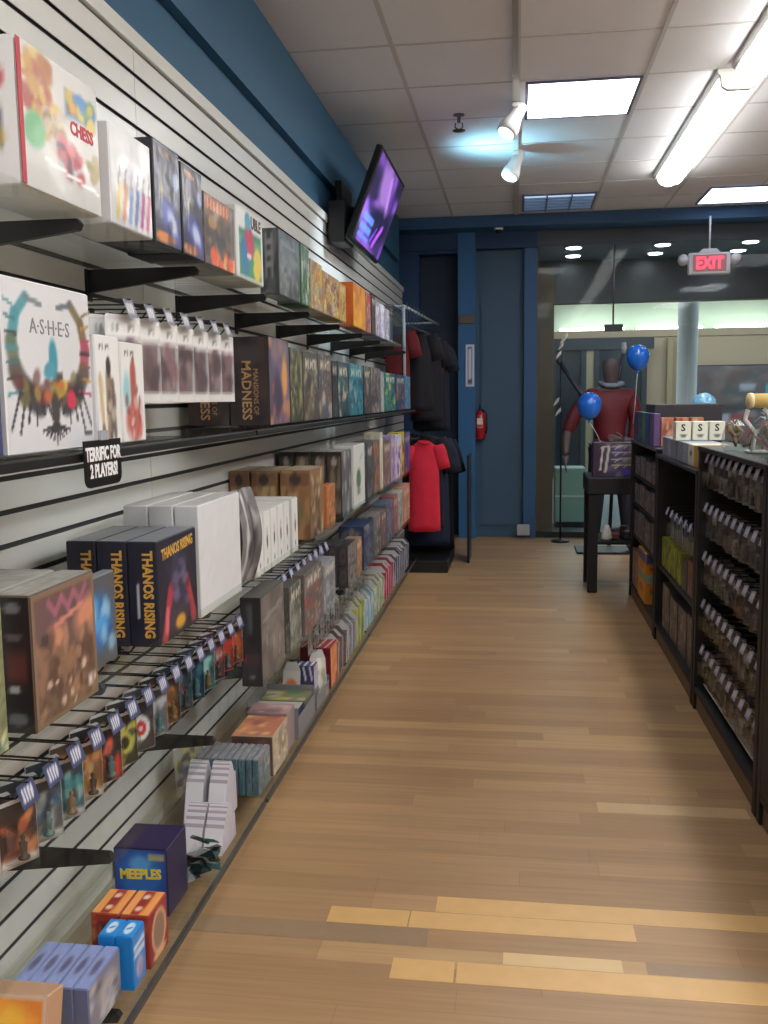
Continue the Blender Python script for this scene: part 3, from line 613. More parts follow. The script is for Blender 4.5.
# ------------------------------------------------------------------ hooks and hanging packs
def make_hook(L, label, group, tagrgb=(66, 72, 106), double=True, tagged=True, name='display_hook'):
    """steel scanning hook sticking out of a wall along +X from its origin, price tag at its tip"""
    q = MB().tube([(.001, 0, 0), (L-.015, 0, -.004), (L, 0, .012)], .0025, 6)
    q.bev(0, .004, -.012, .012, -.02, .05, .001)
    if double: q.tube([(.001, 0, .035), (L+.012, 0, .03)], .002, 6)
    h = q.build(name, BLACKM); tag(h, label, 'hook', group)
    if not tagged: return h
    a = Art(tagrgb, 14, 8)
    for i in range(4): a.line(.2+.17*i, .3, .24+.17*i, .7, .05, (226, 226, 236))
    panel(a, 'price_tag', (L+.0175, -.029, -.012), (0, .058, 0), (-.014, 0, .042), h)
    return h
def make_pack(art, w, h, label, group, blist=True, body=(200, 200, 200), bub=(.12, .08, .88, .66), depth=.03, fig=None, name='blister_pack'):
    """carded pack facing +X; origin at its hang hole (top middle)"""
    q = MB().prism([(-w/2, -h+.02), (w/2, -h+.02), (w/2, .006), (w/2-.006, .012), (-w/2+.006, .012), (-w/2, .006)], 0, -.0008, .0008)
    c = q.build(name, plain(body)); tag(c, label, 'blister pack', group)
    panel(art, 'card_print', (.0013, -w/2+.001, -h+.021), (0, w-.002, 0), (0, 0, h-.016), c)
    if blist:
        x0, y0, x1, y1 = bub; Y0, Y1 = -w/2+w*x0, -w/2+w*x1; Z0, Z1 = -h+.02+h*y0*.95, -h+.02+h*y1*.95; k = .006
        vs = [(.0018, Y0, Z0), (.0018, Y1, Z0), (.0018, Y1, Z1), (.0018, Y0, Z1), (depth, Y0+k, Z0+k), (depth, Y1-k, Z0+k), (depth, Y1-k, Z1-k), (depth, Y0+k, Z1-k)]
        bb = MB().add(vs, [(0, 1, 5, 4), (1, 2, 6, 5), (2, 3, 7, 6), (3, 0, 4, 7), (4, 5, 6, 7)]).build('plastic_bubble', PLAST, c)
        if fig:
            m_ = MB(); cx = (Y0+Y1)/2; zb = Z0+.008
            m_.lathe([(.011, 0), (.011, .004), (.005, .006), (.007, .02), (.008, .03), (.003, .034), (.005, .042), (.001, .047)], (depth*.52, cx, zb), 10)
            m_.build('miniature_figure', mat('figure_%02x%02x%02x' % fig, fig, .5), bb)
    return c
def pack_art(k, dark=False):
    P_ = [((60, 44, 40), [(200, 110, 70), (120, 60, 40), (230, 150, 100)]), ((70, 80, 90), [(60, 100, 130), (150, 160, 160), (40, 50, 70)]), ((60, 90, 100), [(90, 170, 170), (40, 60, 70), (170, 200, 200)]),
          ((130, 90, 60), [(200, 140, 80), (120, 80, 60), (220, 190, 140)]), ((44, 36, 38), [(210, 60, 50), (240, 120, 90), (30, 26, 30)]), ((60, 60, 44), [(190, 190, 60), (220, 210, 120), (40, 40, 40)]),
          ((52, 50, 54), [(60, 58, 62)]), ((110, 110, 112), [(160, 160, 165), (90, 90, 100), (200, 200, 205)]), ((70, 50, 40), [(210, 140, 50), (120, 80, 50)]), ((50, 80, 90), [(190, 60, 50), (60, 140, 150), (30, 40, 50)]),
          ((26, 50, 70), [(40, 110, 130), (20, 30, 50)]), ((60, 110, 110), [(160, 210, 200), (40, 70, 80)]), ((90, 60, 60), [(180, 80, 70), (200, 190, 190)]), ((140, 40, 30), [(220, 80, 50), (180, 50, 40)]), ((130, 70, 50), [(230, 120, 80), (200, 90, 60)])]
    bg, pal = P_[k % len(P_)]
    a = Art(bg, 16, 22).fleck(pal, 16, .06, .16, (.1, .1, .9, .8))
    if k == 6: a.ell(.5, .46, .34, .27, (226, 226, 226), 0, .15).ell(.5, .46, .2, .16, (196, 40, 56), 0, .2).ell(.5, .46, .07, .06, (220, 200, 200))
    if k == 5: a.ell(.5, .45, .3, .22, (206, 200, 90), 0, .3).ell(.5, .45, .18, .13, (60, 60, 44), 0, .3)
    a.rect(0, .82, 1, 1, (60, 56, 60), .6)
    if k < 4: a.rect(0, 0, 1, .14, (200, 200, 196), .9)
    return a
desc15 = ['orange dragon', 'grey blue', 'teal figure', 'tan and orange', 'red skull', 'yellow ring', 'white ring with red centre', 'silver grey', 'orange burst', 'teal and red', 'dark teal', 'pale green', 'pinkish red', 'bright red', 'orange red']
G3 = 'hanging blister packs under the third shelf'
for k in range(15):
    y = 1.53+.095*k; zz = .745
    h = make_hook(.275, 'black double hook with tag, %s from the left under third shelf' % ORD[k], 'double hooks under the third shelf'); h.location = (.001, y, zz)
    p = make_pack(pack_art(k), .078, .135, '%s blister pack hanging under the third shelf, %s from left' % (desc15[k], ORD[k]), G3, fig=[(60, 50, 46), (70, 110, 110), (120, 90, 60)][k % 3] if k not in (5, 6) else None)
    p.location = (.262, y, zz-.016); p.rotation_euler = (0, 0, R(rng.uniform(-34, -24)))
    for s_ in (1,):
        c = copy_tree(p); c.location = (.262-.05*s_, y, zz-.016)
        c['label'] = '%s %s pack on the %s hook under third shelf' % ('rear', desc15[k], ORD[k])
# upper tier: bare hooks just below the third shelf
for k in range(12):
    h = make_hook(.2, 'empty black hook right under the third shelf, %s from left' % ORD[k], 'empty hooks under the third shelf', tagged=False); h.location = (.001, 1.86+.092*k, .825)
# far tier: tags below the third shelf in the third section
for k in range(9):
    y = 3.36+.115*k
    h = make_hook(.27, 'hook with lavender tag in third section, %s from left' % ORD[k], 'tagged hooks under the third shelf, third section', (120, 120, 160)); h.location = (.001, y, .765)
    p = make_pack(Art((70, 66, 76), 10, 14).fleck([(100, 96, 110), (40, 38, 44), (170, 165, 180), (90, 60, 60)], 12, .1, .2), .08, .12, 'dark small pack in third wall section, %s from left' % ORD[k], 'small dark packs, third section'); p.location = (.255, y, .749)
# white carded packs by the second shelf
G2 = 'white carded packs hanging above the second shelf'
for k in range(7):
    y = 2.13+.125*k; zz = 1.665
    h = make_hook(.26, 'hook with dark tag above second shelf, %s from the left' % ORD[k], 'hooks above the second shelf', (96, 98, 110)); h.location = (.001, y, zz)
    a = Art((200, 196, 196), 16, 22).rect(.1, .12, .9, .72, (128, 104, 108), .8).fleck([(150, 110, 116), (110, 90, 96), (90, 70, 80), (180, 150, 150)], 16, .08, .16, (.15, .15, .85, .7)).rect(0, .78, 1, 1, (232, 232, 230)).rect(0, 0, 1, .12, (228, 228, 226))
    if k in (1, 3): a.line(.2, .15, .4, .7, .06, (214, 190, 170))
    a.strokes(.88, .1, .9, 5, .07, (150, 150, 150), .02)
    p = make_pack(a, .112, .215, 'white carded pack above second shelf, %s from the left' % ORD[k], G2, bub=(.14, .12, .86, .72), depth=.022, body=(226, 226, 226)); p.location = (.25, y, zz-.016); p.rotation_euler = (0, 0, R(-22))
    c = copy_tree(p); c.location = (.21, y, zz-.016); c['label'] = 'white pack behind the front pack on the %s hook above second shelf' % ORD[k]
# hanging sign under second shelf
t = empty('shelf_sign', (.357, 1.765, 1.37)); tag(t, 'black hanging sign with white lettering clipped under second shelf', 'sign')
q = MB(); pts = [(-.082, .0), (.082, .0)]; 
for k in range(5): pts.append((.082-.02+.02*math.cos(R(-90*k/4)), -.07+.02*math.sin(R(-90*k/4))))
for k in range(5): pts.append((-.062-.02*math.sin(R(90*k/4)), -.07-.02*math.cos(R(90*k/4))))
q.prism(pts, 0, 0, .003).build('sign_plate', mat('sign_black', (16, 16, 18), .35), t)
Mx = Matrix((Vector((0, 1, 0)), Vector((0, 0, 1)), Vector((1, 0, 0)))).transposed().to_4x4()
text_obj('TERRIFIC FOR\n2 PLAYERS!', .036, (235, 235, 238), Matrix.Translation((.0035, 0, -.044)) @ Mx, t, 'lettering', fat=.0012, sx=.7)
MB().bev(-.001, .009, -.015, .015, -.001, .018, .001).build('clip', mat('clip_clear', (170, 170, 176), .2), t)
t.location = (.3615, 1.745, 1.386)

# ---- third shelf
z = SZ[2]
a = Art((110, 88, 74), 40, 40).rect(0, .55, 1, 1, (112, 84, 92), .7, .3).ell(.85, .7, .2, .12, (206, 140, 110), 20, .8).ell(.35, .62, .14, .1, (200, 140, 110), 0, .9)
a.fleck([(150, 112, 88), (96, 72, 60), (176, 136, 110), (84, 66, 60), (130, 100, 80)], 70, .03, .09, (.03, .03, .97, .6), .7).fleck([(216, 190, 170), (90, 66, 56)], 22, .015, .04, (.1, .05, .8, .45), .8)
[a.line(.25+.1*q, .8+.03*(q/6)+(.0 if q % 2 else .1), .35+.1*q, .8+.03*(q/6)+(.1 if q % 2 else .0), .03, (166, 100, 120), .8) for q in range(6)]; a.line(.33, .71, .78, .79, .02, (204, 132, 120)).rect(.12, .6, .22, .68, (70, 60, 56), .9).rect(.84, .1, .9, .18, (226, 220, 212)).rect(.93, .12, .97, .18, (220, 214, 206)).border((134, 110, 88), .035)
e_ = Art((28, 22, 24), 12, 40).ell(.5, .92, .25, .04, (110, 108, 110), 0, .5).ell(.5, .71, .25, .03, (110, 108, 110)).rect(.25, .38, .85, .6, (110, 50, 44), .9, .1).ell(.45, .32, .22, .02, (160, 160, 160)).ell(.5, .1, .3, .05, (90, 96, 100)).rect(.0, .45, 1, .8, (60, 34, 34), .4, .2)
gbox('board_game_box', 'big brown fantasy boxed game facing the aisle, left end of third shelf', 'game box', .275, .342, 1.475, 1.72, z-0, .245, (84, 68, 58), {'front': a, 'end': e_, 'top': Art((150, 146, 138), 12, 16).noise(8)}, m=WRAP, r=.003)
gbox('board_game_box', 'pale grey boxed game standing behind the big brown game, nearer wall', 'game box', .10, .262, 1.495, 1.72, z, .245, (150, 148, 142), {'top': Art((158, 154, 146), 12, 16).noise(10)}, m=WRAP)
gbox('board_game_box', 'boxed game with olive front cut off by left edge, third shelf', 'game box', .262, .33, 1.18, 1.405, z, .25, (80, 80, 68), {'front': busy((120, 124, 92), [(150, 150, 110), (90, 90, 70), (200, 190, 120), (160, 200, 220)], 16, 18, 26)}, m=WRAP)
a = Art((90, 94, 100), 20, 20).ell(.6, .5, .3, .3, (60, 120, 190), 0, .6).fleck([(90, 170, 230), (40, 80, 150), (150, 200, 230)], 14, .05, .1, (.2, .2, .9, .8))
gbox('board_game_box', 'grey boxed game with blue art leaning back behind Thanos Rising boxes'.replace('Thanos Rising', 'the navy'), 'game box', .245, .272, 1.75, 1.97, z+.0, .2, (120, 124, 128), {'front': a}, m=WRAP, tilt=(0, 0))
th = Art((40, 38, 54), 40, 44).ell(.48, .58, .2, .26, (104, 98, 132), 0, .35).ell(.48, .72, .26, .12, (60, 60, 84), 0, .5).line(.3, .5, .12, .05, .07, (176, 60, 74)).line(.72, .5, .88, .1, .07, (176, 60, 74)).ell(.5, .2, .3, .14, (70, 60, 70), 0, .5).ell(.52, .12, .13, .07, (210, 160, 60), 0, .5).line(.2, .3, .16, .1, .04, (220, 110, 120)).fleck([(60, 56, 84), (120, 110, 140), (40, 36, 50)], 26, .03, .08, (.25, .3, .75, .8), .5)
for k, (x0, x1, nm) in enumerate([(.27, .342, 'nearest the aisle'), (.195, .267, 'middle of three'), (.12, .192, 'nearest the wall')]):
    e = Art((24, 26, 46), 14, 40).line(.3, .32, .3, .36, .05, (190, 190, 200)).line(.3, .42, .3, .46, .05, (190, 190, 200)).line(.3, .52, .3, .56, .05, (190, 190, 200))
    gbox('board_game_box', 'navy box with gold lettering down its side, %s' % nm, 'game box', x0, x1, 2.05, 2.315, z, .25, (28, 30, 50), {'front': th, 'end': e, 'top': Art((120, 122, 130), 6, 10)},
         [('end', 'THANOS RISING', .66, .5, .034, (206, 158, 70), -90, .0012, .82), ('front', 'THANOS RISING', .5, .87, .036, (210, 166, 80), 3, .001, .8)], group='navy boxes with gold lettering', seam=.02, m=WRAP)
for k, (x0, x1, nm) in enumerate([(.276, .342, 'nearest the aisle'), (.206, .272, 'middle one'), (.136, .202, 'nearest the wall')]):
    e = Art((196, 198, 202), 8, 20)
    gbox('white_box', 'large plain white game box on third shelf, %s' % nm, 'game box', x0, x1, 2.345, 2.71, z, .30, (222, 223, 226), {'front': Art((226, 227, 230), 12, 12).noise(1.5), 'end': e, 'top': Art((216, 216, 214), 12, 20).noise(6)}, group='plain white boxes on the third shelf', m=WRAP)
# curved grey card with dark beast picture standing in front of the slim white boxes
a = Art((120, 118, 118), 24, 36).ell(.6, .55, .25, .4, (60, 58, 62), 10, .5).ell(.5, .8, .12, .1, (170, 50, 56), 0, .6).fleck([(80, 78, 82), (160, 158, 156), (50, 48, 52)], 26, .05, .12, amt=.7).line(.1, .05, .2, .95, .03, (190, 190, 190))
cv = lambda u, v: .035*math.sin(math.pi*v)+.012*math.sin(2*math.pi*u)
t = empty('curved_display_card', (.305, 2.755, z+.001)); tag(t, 'warped grey display card with dark beast art beside white boxes', 'display card')
panel(a, 'front_print', (-.0, .0, .0), (.028, .12, 0), (0, 0, .30), t, WRAP, cv)
panel(Art((90, 90, 94), 24, 36), 'card_back', (.0265, .1205, 0), (-.028, -.12, 0), (0, 0, .30), t, PRINT, lambda u, v: -cv(1-u, v))
for k in range(6):
    xs = .34-.0; y0 = 2.90+.092*k+(.03 if k == 5 else 0)
    f = Art((232, 232, 230), 16, 22).ell(.5, .5, .12, .12, (60, 60, 64), 0, .4).ell(.5, .16, .1, .05, (90, 90, 90)).ell(.5, .68, .09, .04, (150, 150, 150))
    e = Art((120, 112, 112), 18, 26).ell(.5, .55, .3, .34, (70, 64, 68), 15, .5).fleck([(110, 100, 104), (50, 46, 50), (190, 186, 184)], 18, .06, .14, amt=.6).ell(.75, .9, .1, .05, (200, 60, 60)).border((226, 226, 224), .05)
    gbox('game_expansion_box', 'slim white boxed expansion on third shelf, %s from the left' % ORD[k], 'game box', .15, .338, y0, y0+.085-(.0 if k == 5 else .008), z, .205, (224, 224, 222), {'front': f, 'end': e if k == 0 else Art((210, 208, 206), 8, 10), 'top': Art((222, 220, 214), 10, 6)}, group='slim white boxed expansions', m=PRINT)
BR = [(176, 130, 84), (140, 98, 62), (110, 78, 56), (196, 160, 110), (120, 110, 80)]
for k, (x0, x1, y0) in enumerate([(.21, .335, 3.72), (.095, .2, 3.70), (.005, .088, 3.69)]):
    f = Art((150, 110, 74), 22, 26).fleck(BR+[(210, 200, 180), (70, 60, 56)], 46, .04, .1); e = Art((150, 112, 76), 16, 22).fleck(BR, 20, .1, .2).rect(0, .78, 1, .98, (112, 74, 54), .7).ell(.5, .88, .2, .08, (60, 44, 40))
    gbox('board_game_box', 'brown western style boxed game on third shelf, %s' % ('nearest the aisle', 'middle one', 'nearest the wall')[k], 'game box', x0, x1, y0, y0+.27, z, .285, (130, 94, 62), {'front': f, 'end': e, 'top': Art((190, 170, 140), 8, 12).noise(8)}, group='brown boxed games on the third shelf', m=WRAP)
gbox('card_game_box', 'small orange boxed game at the third shelf edge', 'game box', .30, .34, 4.03, 4.22, z, .19, (196, 112, 62), {'front': busy((190, 120, 76), BR, 10, 12, 14)})
for k in range(4):
    x1 = .335-.078*k
    e = Art((70, 64, 60), 12, 24).fleck([(120, 110, 96), (50, 46, 46), (150, 130, 110)], 16, .1, .22).ell(.5, .85, .22, .07, (170, 160, 150)).border((36, 34, 36), .07)
    f = Art((110, 112, 114), 20, 24).fleck([(150, 152, 156), (80, 84, 90), (180, 180, 182), (96, 80, 70)], 34, .05, .12)
    gbox('board_game_box', 'tall dark edged boxed game of the row, %s from the aisle' % ORD[k], 'game box', x1-.074, x1, 4.42, 4.68, z, .32, (60, 58, 58), {'front': f, 'end': e, 'top': Art((170, 170, 168), 6, 10).noise(8)}, group='four tall dark boxed games on the third shelf', m=WRAP)
f = Art((226, 228, 224), 20, 24).ell(.4, .45, .2, .16, (90, 120, 80), 0, .5).ell(.4, .25, .16, .05, (150, 160, 140), 0, .5).line(.5, .75, .8, .85, .02, (170, 180, 170))
gbox('board_game_box', 'white boxed game with green blot on the third shelf', 'game box', .23, .336, 4.76, 5.10, z, .33, (224, 224, 220), {'front': f, 'top': Art((200, 200, 196), 6, 10)}, m=WRAP)
items = [('dark grey boxed game', 5.2, 5.42, .1, .325, (66, 68, 70), [(90, 92, 96), (50, 50, 54), (120, 118, 110)]),
 ('grey boxed game with orange figure', 5.44, 5.70, .1, .32, (100, 96, 92), [(200, 110, 70), (110, 108, 104), (70, 70, 74)]),
 ('tall cream boxed game', 5.72, 5.84, .1, .36, (200, 194, 176), [(214, 208, 190), (180, 170, 150)]),
 ('brownish grey boxed game', 5.87, 6.2, .1, .30, (120, 104, 96), [(150, 130, 116), (90, 84, 90)]),
 ('lilac boxed game', 6.23, 6.45, .1, .32, (170, 150, 190), [(190, 170, 210), (120, 100, 170), (210, 200, 220)]),
 ('bright white and violet boxed game', 6.48, 6.78, .1, .31, (214, 216, 232), [(230, 232, 244), (90, 80, 170)]),
 ('yellow and black boxed game', 6.81, 6.98, .1, .32, (216, 196, 60), [(226, 204, 60), (40, 40, 44)]),
 ('dark blue boxed game', 7.0, 7.35, .1, .31, (44, 50, 120), [(50, 60, 140), (120, 120, 180), (190, 120, 80)])]
for k, it in enumerate(items): runbox(it[0], 2, k+14, *it[1:])

# ---- fourth shelf
z = SZ[3]
f = Art((104, 98, 96), 24, 26).fleck([(124, 116, 112), (86, 80, 80), (140, 130, 124)], 36, .06, .14, amt=.6).line(.1, .72, .9, .8, .025, (150, 146, 142)).line(.2, .4, .25, .6, .015, (170, 160, 150)).line(.5, .3, .55, .5, .015, (170, 160, 150)).line(.75, .2, .78, .42, .015, (170, 160, 150))
e = Art((34, 34, 38), 12, 30).rect(.25, .6, .6, .93, (84, 88, 94), .9, .08).rect(.1, .24, .9, .36, (150, 44, 60), .9, .04).ell(.5, .1, .15, .03, (160, 160, 160)).fleck([(50, 50, 54)], 6, .1, .2)
gbox('board_game_box', 'black boxed game with red band, left end of fourth shelf', 'game box', .268, .338, 2.925, 3.23, z, .30, (50, 48, 50), {'front': f, 'end': e, 'top': Art((110, 108, 106), 6, 10)}, m=WRAP)
items = [('olive grey boxed game', 3.33, 3.52, .07, .25, (80, 82, 74), [(130, 132, 120), (90, 92, 86), (160, 160, 150)]),
 ('grey boxed game with red title', 3.58, 3.92, .07, .25, (100, 94, 92), [(140, 130, 126), (150, 70, 66), (90, 86, 88)]),
 ('pale grey boxed game', 3.96, 4.22, .07, .22, (140, 142, 144), [(170, 172, 176), (110, 112, 120)]),]
for k, it in enumerate(items): runbox(it[0], 3, k+1, *it[1:])
n_ = 0
for r_ in range(2):
    for k in range(3):
        x1 = .332-.052*k
        e = Art((60, 54, 56), 10, 12).ell(.5, .5, .32, .34, (88, 80, 80), 0, .4).ell(.5, .5, .2, .2, (60, 54, 56), 0, .5)
        gbox('small_cube_box', 'dark small cube box in %s row of the stack, %s' % (('lower', 'upper')[r_], ('nearest the aisle', 'middle', 'nearest the wall')[k]), 'game box', x1-.05, x1, 4.56, 4.80, z+.106*r_+.0012*r_, .105, (56, 50, 54), {'end': e, 'front': busy((130, 124, 120), GREY, 10, 8, 10)}, group='dark cube boxes stacked on the fourth shelf', m=WRAP)
items = [('orange and tan boxed game', 4.82, 4.98, .08, .2, (150, 120, 96), [(200, 140, 90), (120, 110, 100)]),
 ('navy topped boxed game', 5.05, 5.40, .14, .24, (40, 54, 90), [(100, 104, 110), (60, 70, 100), (140, 130, 120)]),
 ('grey speckled boxed game', 5.43, 5.7, .1, .25, (120, 116, 112), [(160, 150, 140), (90, 86, 90), (60, 64, 76)]),
 ('brownish boxed game', 5.73, 5.95, .1, .24, (110, 92, 84), [(140, 100, 90), (90, 80, 90)]),
 ('blue grey boxed game', 5.98, 6.3, .1, .26, (90, 104, 124), [(120, 130, 150), (70, 80, 100)]),
 ('rose grey boxed game', 6.33, 6.55, .1, .27, (150, 96, 100), [(170, 110, 110), (120, 110, 120)]),
 ('white green boxed game', 6.58, 6.85, .1, .27, (170, 176, 170), [(190, 196, 190), (90, 110, 96)]),
 ('peach tan boxed game', 6.9, 7.3, .1, .28, (196, 150, 126), [(206, 160, 136), (180, 130, 110), (220, 190, 170)])]
for k, it in enumerate(items): runbox(it[0], 3, k+8, *it[1:])
# packs hanging under the fourth shelf, far part
for k in range(12):
    y = 3.95+.13*k
    p = make_pack(Art((120, 118, 118), 10, 14).fleck([(160, 158, 158), (90, 84, 86), (180, 176, 170), (120, 80, 70)], 14, .08, .18), .09, .13, 'small grey pack hanging under the fourth shelf, %s from left' % ORD[k], 'small grey packs under the fourth shelf'); p.location = (.27, y, .455)
    h = make_hook(.28, 'plain hook under the fourth shelf, %s from the left' % ORD[k], 'plain hooks under the fourth shelf', (150, 150, 160), False); h.location = (.001, y, .471)

# ---- bottom shelf
z = SZ[4]
a = Art((226, 130, 40), 16, 16).ell(.5, .6, .3, .3, (250, 190, 60), 0, .7).fleck([(250, 160, 50), (200, 90, 30)], 10, .06, .14).border((200, 190, 180), .04)
gbox('board_game_box', 'flame orange boxed game leaning, bottom left corner of photo', 'game box', .12, .275, 1.535, 1.60, z, .17, (190, 150, 120), {'end': a}, yaw=0, tilt=(-14, 0), m=WRAP)
for k in range(5):
    x0 = .128+.0345*k
    tp = Art((140, 154, 200), 10, 16).ell(.5, .5, .25, .2, (96, 90, 120), 0, .6).noise(4)
    e = Art((104, 112, 146), 8, 12).rect(0, 0, 1, .35, (120, 116, 118), .7, .2)
    f = Art((128, 126, 138), 16, 14).ell(.6, .5, .3, .3, (176, 168, 160), 20, .6).fleck([(90, 84, 92), (190, 186, 186), (150, 150, 176)], 16, .05, .12)
    gbox('card_deck_box', 'slate blue deck box in row of five, %s from the wall' % ORD[k], 'card box', x0, x0+.0335, 1.69, 1.845, z, .112, (110, 120, 160), {'top': tp, 'end': e, 'front': f}, group='five slate blue deck boxes')
for k in range(2):
    x0 = .244+.041*k
    tp = Art((40, 140, 210), 12, 16).ell(.5, .5, .3, .36, (206, 226, 240), 10, .15).line(.35, .45, .65, .55, .05, (40, 130, 200))
    f = Art((60, 130, 200), 18, 18).line(.1, .75, .9, .78, .05, (220, 230, 240)).line(.1, .6, .9, .62, .05, (200, 216, 236)).ell(.5, .3, .3, .2, (190, 180, 200), 0, .5).rect(.35, 0, 1, .4, (120, 116, 160), .5, .2)
    gbox('card_game_box', 'bright blue card box with white ovals, %s' % ('nearer the wall', 'nearer the aisle')[k], 'card box', x0, x0+.04, 1.855, 1.925, z, .128, (20, 120, 200), {'top': tp, 'end': Art((24, 126, 206), 6, 8), 'front': f}, group='bright blue card boxes')
for k in range(2):
    x0 = .19+.072*k
    tp = Art((232, 160, 90), 16, 20).rect(.3, 0, .68, 1, (156, 50, 44), 1, .04).ell(.48, .75, .13, .1, (230, 200, 180), 0, .3).ell(.48, .25, .13, .1, (230, 190, 160), 0, .3).line(.7, .0, .78, 1, .05, (226, 150, 70))
    e = Art((150, 56, 44), 14, 14).fleck([(190, 90, 50), (110, 40, 40), (220, 150, 90), (70, 40, 60)], 14, .08, .16).rect(0, .85, 1, 1, (170, 60, 46))
    f = Art((140, 44, 50), 18, 20).ell(.5, .52, .42, .42, (226, 176, 130), 0, .12).ell(.5, .52, .34, .34, (140, 112, 96), 0, .3).ell(.5, .1, .4, .08, (216, 170, 130), 0, .4)
    gbox('card_game_box', 'red and orange striped card box, %s' % ('nearer the wall', 'nearer the aisle')[k], 'card box', x0, x0+.07, 1.935, 2.045, z, .132, (160, 60, 44), {'top': tp, 'end': e, 'front': f}, group='red and orange card boxes')
e = Art((30, 50, 130), 40, 30).ell(.5, .6, .45, .45, (50, 110, 190), 0, .7).ell(.5, .78, .2, .12, (90, 160, 220), 0, .6).rect(.0, 0, 1, .12, (30, 30, 60), .8, .1)
for cx_, cc in ((.18, (190, 110, 80)), (.38, (70, 110, 120)), (.55, (80, 140, 90)), (.78, (200, 130, 90)), (.3, (60, 60, 110)), (.68, (60, 66, 90))): e.ell(cx_, .2, .09, .1, cc, 0, .4)
e.rect(.66, .84, .97, .94, (190, 180, 110), .8)
mp_ = gbox('display_box', 'dark blue counter box with yellow arched lettering, bottom shelf', 'display box', .15, .292, 2.155, 2.295, z, .18, (30, 26, 60), {'end': e, 'top': Art((48, 38, 76), 10, 12), 'front': Art((34, 30, 66), 8, 10)},
     [('end', 'MEEPLES', .5, .62, .036, (226, 206, 70), 2, .0016, .82)])
# heap of foil packets beside it
q = MB(); fr2 = random.Random(3)
tb = empty('packet_tray', (.318, 2.375, z+.001)); tag(tb, 'clear tray heaped with shiny foil packets on bottom shelf', 'tray')
MB().box(-.055, .028, -.065, .065, 0, .003).box(-.055, -.052, -.065, .065, .003, .06).box(.025, .028, -.065, .065, .003, .045).box(-.052, .025, -.065, -.062, .003, .05).box(-.052, .025, .062, .065, .003, .05).build('tray_walls', ACRYL, tb)
foil = [mat('foil_dark', (40, 60, 60), .2, .7), mat('foil_silver', (190, 196, 200), .2, .8), mat('foil_green', (60, 100, 90), .25, .6), mat('foil_black', (24, 24, 28), .3, .3)]
for k in range(12):
    q = MB(); M = Matrix.Translation((fr2.uniform(-.035, .012), fr2.uniform(-.045, .045), .018+.0062*k)) @ Euler((fr2.uniform(-.35, .35), fr2.uniform(-.3, .3), fr2.uniform(0, 3))).to_matrix().to_4x4()
    q.add([M @ Vector(v) for v in ((-.02, -.028, 0), (.02, -.028, 0), (.02, .028, 0), (-.02, .028, 0), (0, -.01, .006), (0, .01, .006), (0, -.01, -.003), (0, .01, -.003))], [(0, 1, 4), (1, 2, 5, 4), (2, 3, 5), (3, 0, 4, 5), (1, 0, 6), (2, 1, 6, 7), (3, 2, 7), (0, 3, 7, 6)])
    o = q.build('foil_packet', foil[k % 4]); o.location = tb.location; tag(o, 'shiny foil packet in the clear tray beside blue counter box, layer %s' % ORD[k], 'packet', 'foil packets in the clear tray')
# four stacks of white cards fanned in curved rows
for k, (x, y0, zz) in enumerate([(.225, 2.51, .0), (.288, 2.51, .0), (.16, 2.70, .0), (.235, 2.70, .0)]):
    n = 22; tall = k > 1
    t = MB(); 
    for i in range(n):
        u = i/(n-1); hgt = (.125 if tall else .075)+.05*math.sin(math.pi*min(1, u*1.15)); yy = .0065*i
        M = Matrix.Translation((0, yy, 0)) @ Matrix.Rotation(R(-18+22*u), 4, 'X')
        t.box(-.028, .028, -.0018, .0018, .0, hgt, i % 2, M)
    o = t.build('booster_pack_row', [mat('white_pack_edge', (226, 224, 230), .4), mat('mauve_pack_edge', (180, 168, 180), .4)])
    o.location = (x+.012, y0-.03, z+.003); o['kind'] = 'stuff'; tag(o, 'row of white booster packs fanned on bottom shelf, %s from the left' % ORD[k], 'booster packs', 'rows of white booster packs')
def tray(x0, x1, y0, y1, zz, h, label, m=ACRYL, lab2='tray'):
    t = empty('counter_tray', ((x0+x1)/2, (y0+y1)/2, zz+.001)); w, l = (x1-x0)/2, (y1-y0)/2; tag(t, label, lab2, 'counter trays on the bottom shelf')
    MB().box(-w, w, -l, l, 0, .003).build('tray_base', m, t)
    MB().box(-w, w, -l, -l+.003, .003, h).box(-w, w, l-.003, l, .003, h).box(-w, -w+.003, -l+.003, l-.003, .003, h*1.2).box(w-.003, w, -l+.003, l-.003, .003, h*.7).build('tray_walls', m, t)
    return t
greycard = plain((128, 128, 132)); 
# clear tray of teal and grey packs
tray(.10, .335, 2.875, 3.04, z, .10, 'clear tray of grey and teal packs on the bottom shelf')
for k in range(9):
    x0 = .112+.0242*k
    gbox('booster_pack', 'grey teal pack in clear tray on bottom shelf, %s from wall' % ORD[k], 'card pack', x0, x0+.021, 2.885, 3.03, z+.004, .125, (110, 116, 120), {'top': Art((140, 140, 144), 4, 8).noise(14), 'end': busy((70, 110, 130), [(60, 100, 120), (120, 130, 136), (40, 70, 90)], 6, 10, 8), 'front': busy((120, 130, 136), [(70, 120, 140), (170, 170, 170), (80, 80, 90)], 12, 10, 16)}, group='grey teal packs in the clear tray', m=WRAP)
for k in range(2):
    p = make_pack(Art((170, 166, 160), 12, 18).fleck([(90, 80, 110), (200, 190, 90), (60, 60, 70)], 14, .08, .16), .09, .14, 'small carded toy leaning on wall above clear tray, %s' % ('left one', 'right one')[k], 'carded toys near the bottom shelf'); p.location = (.085, 2.85+.08*k, .325); p.rotation_euler = (0, R(-6), R(-30))
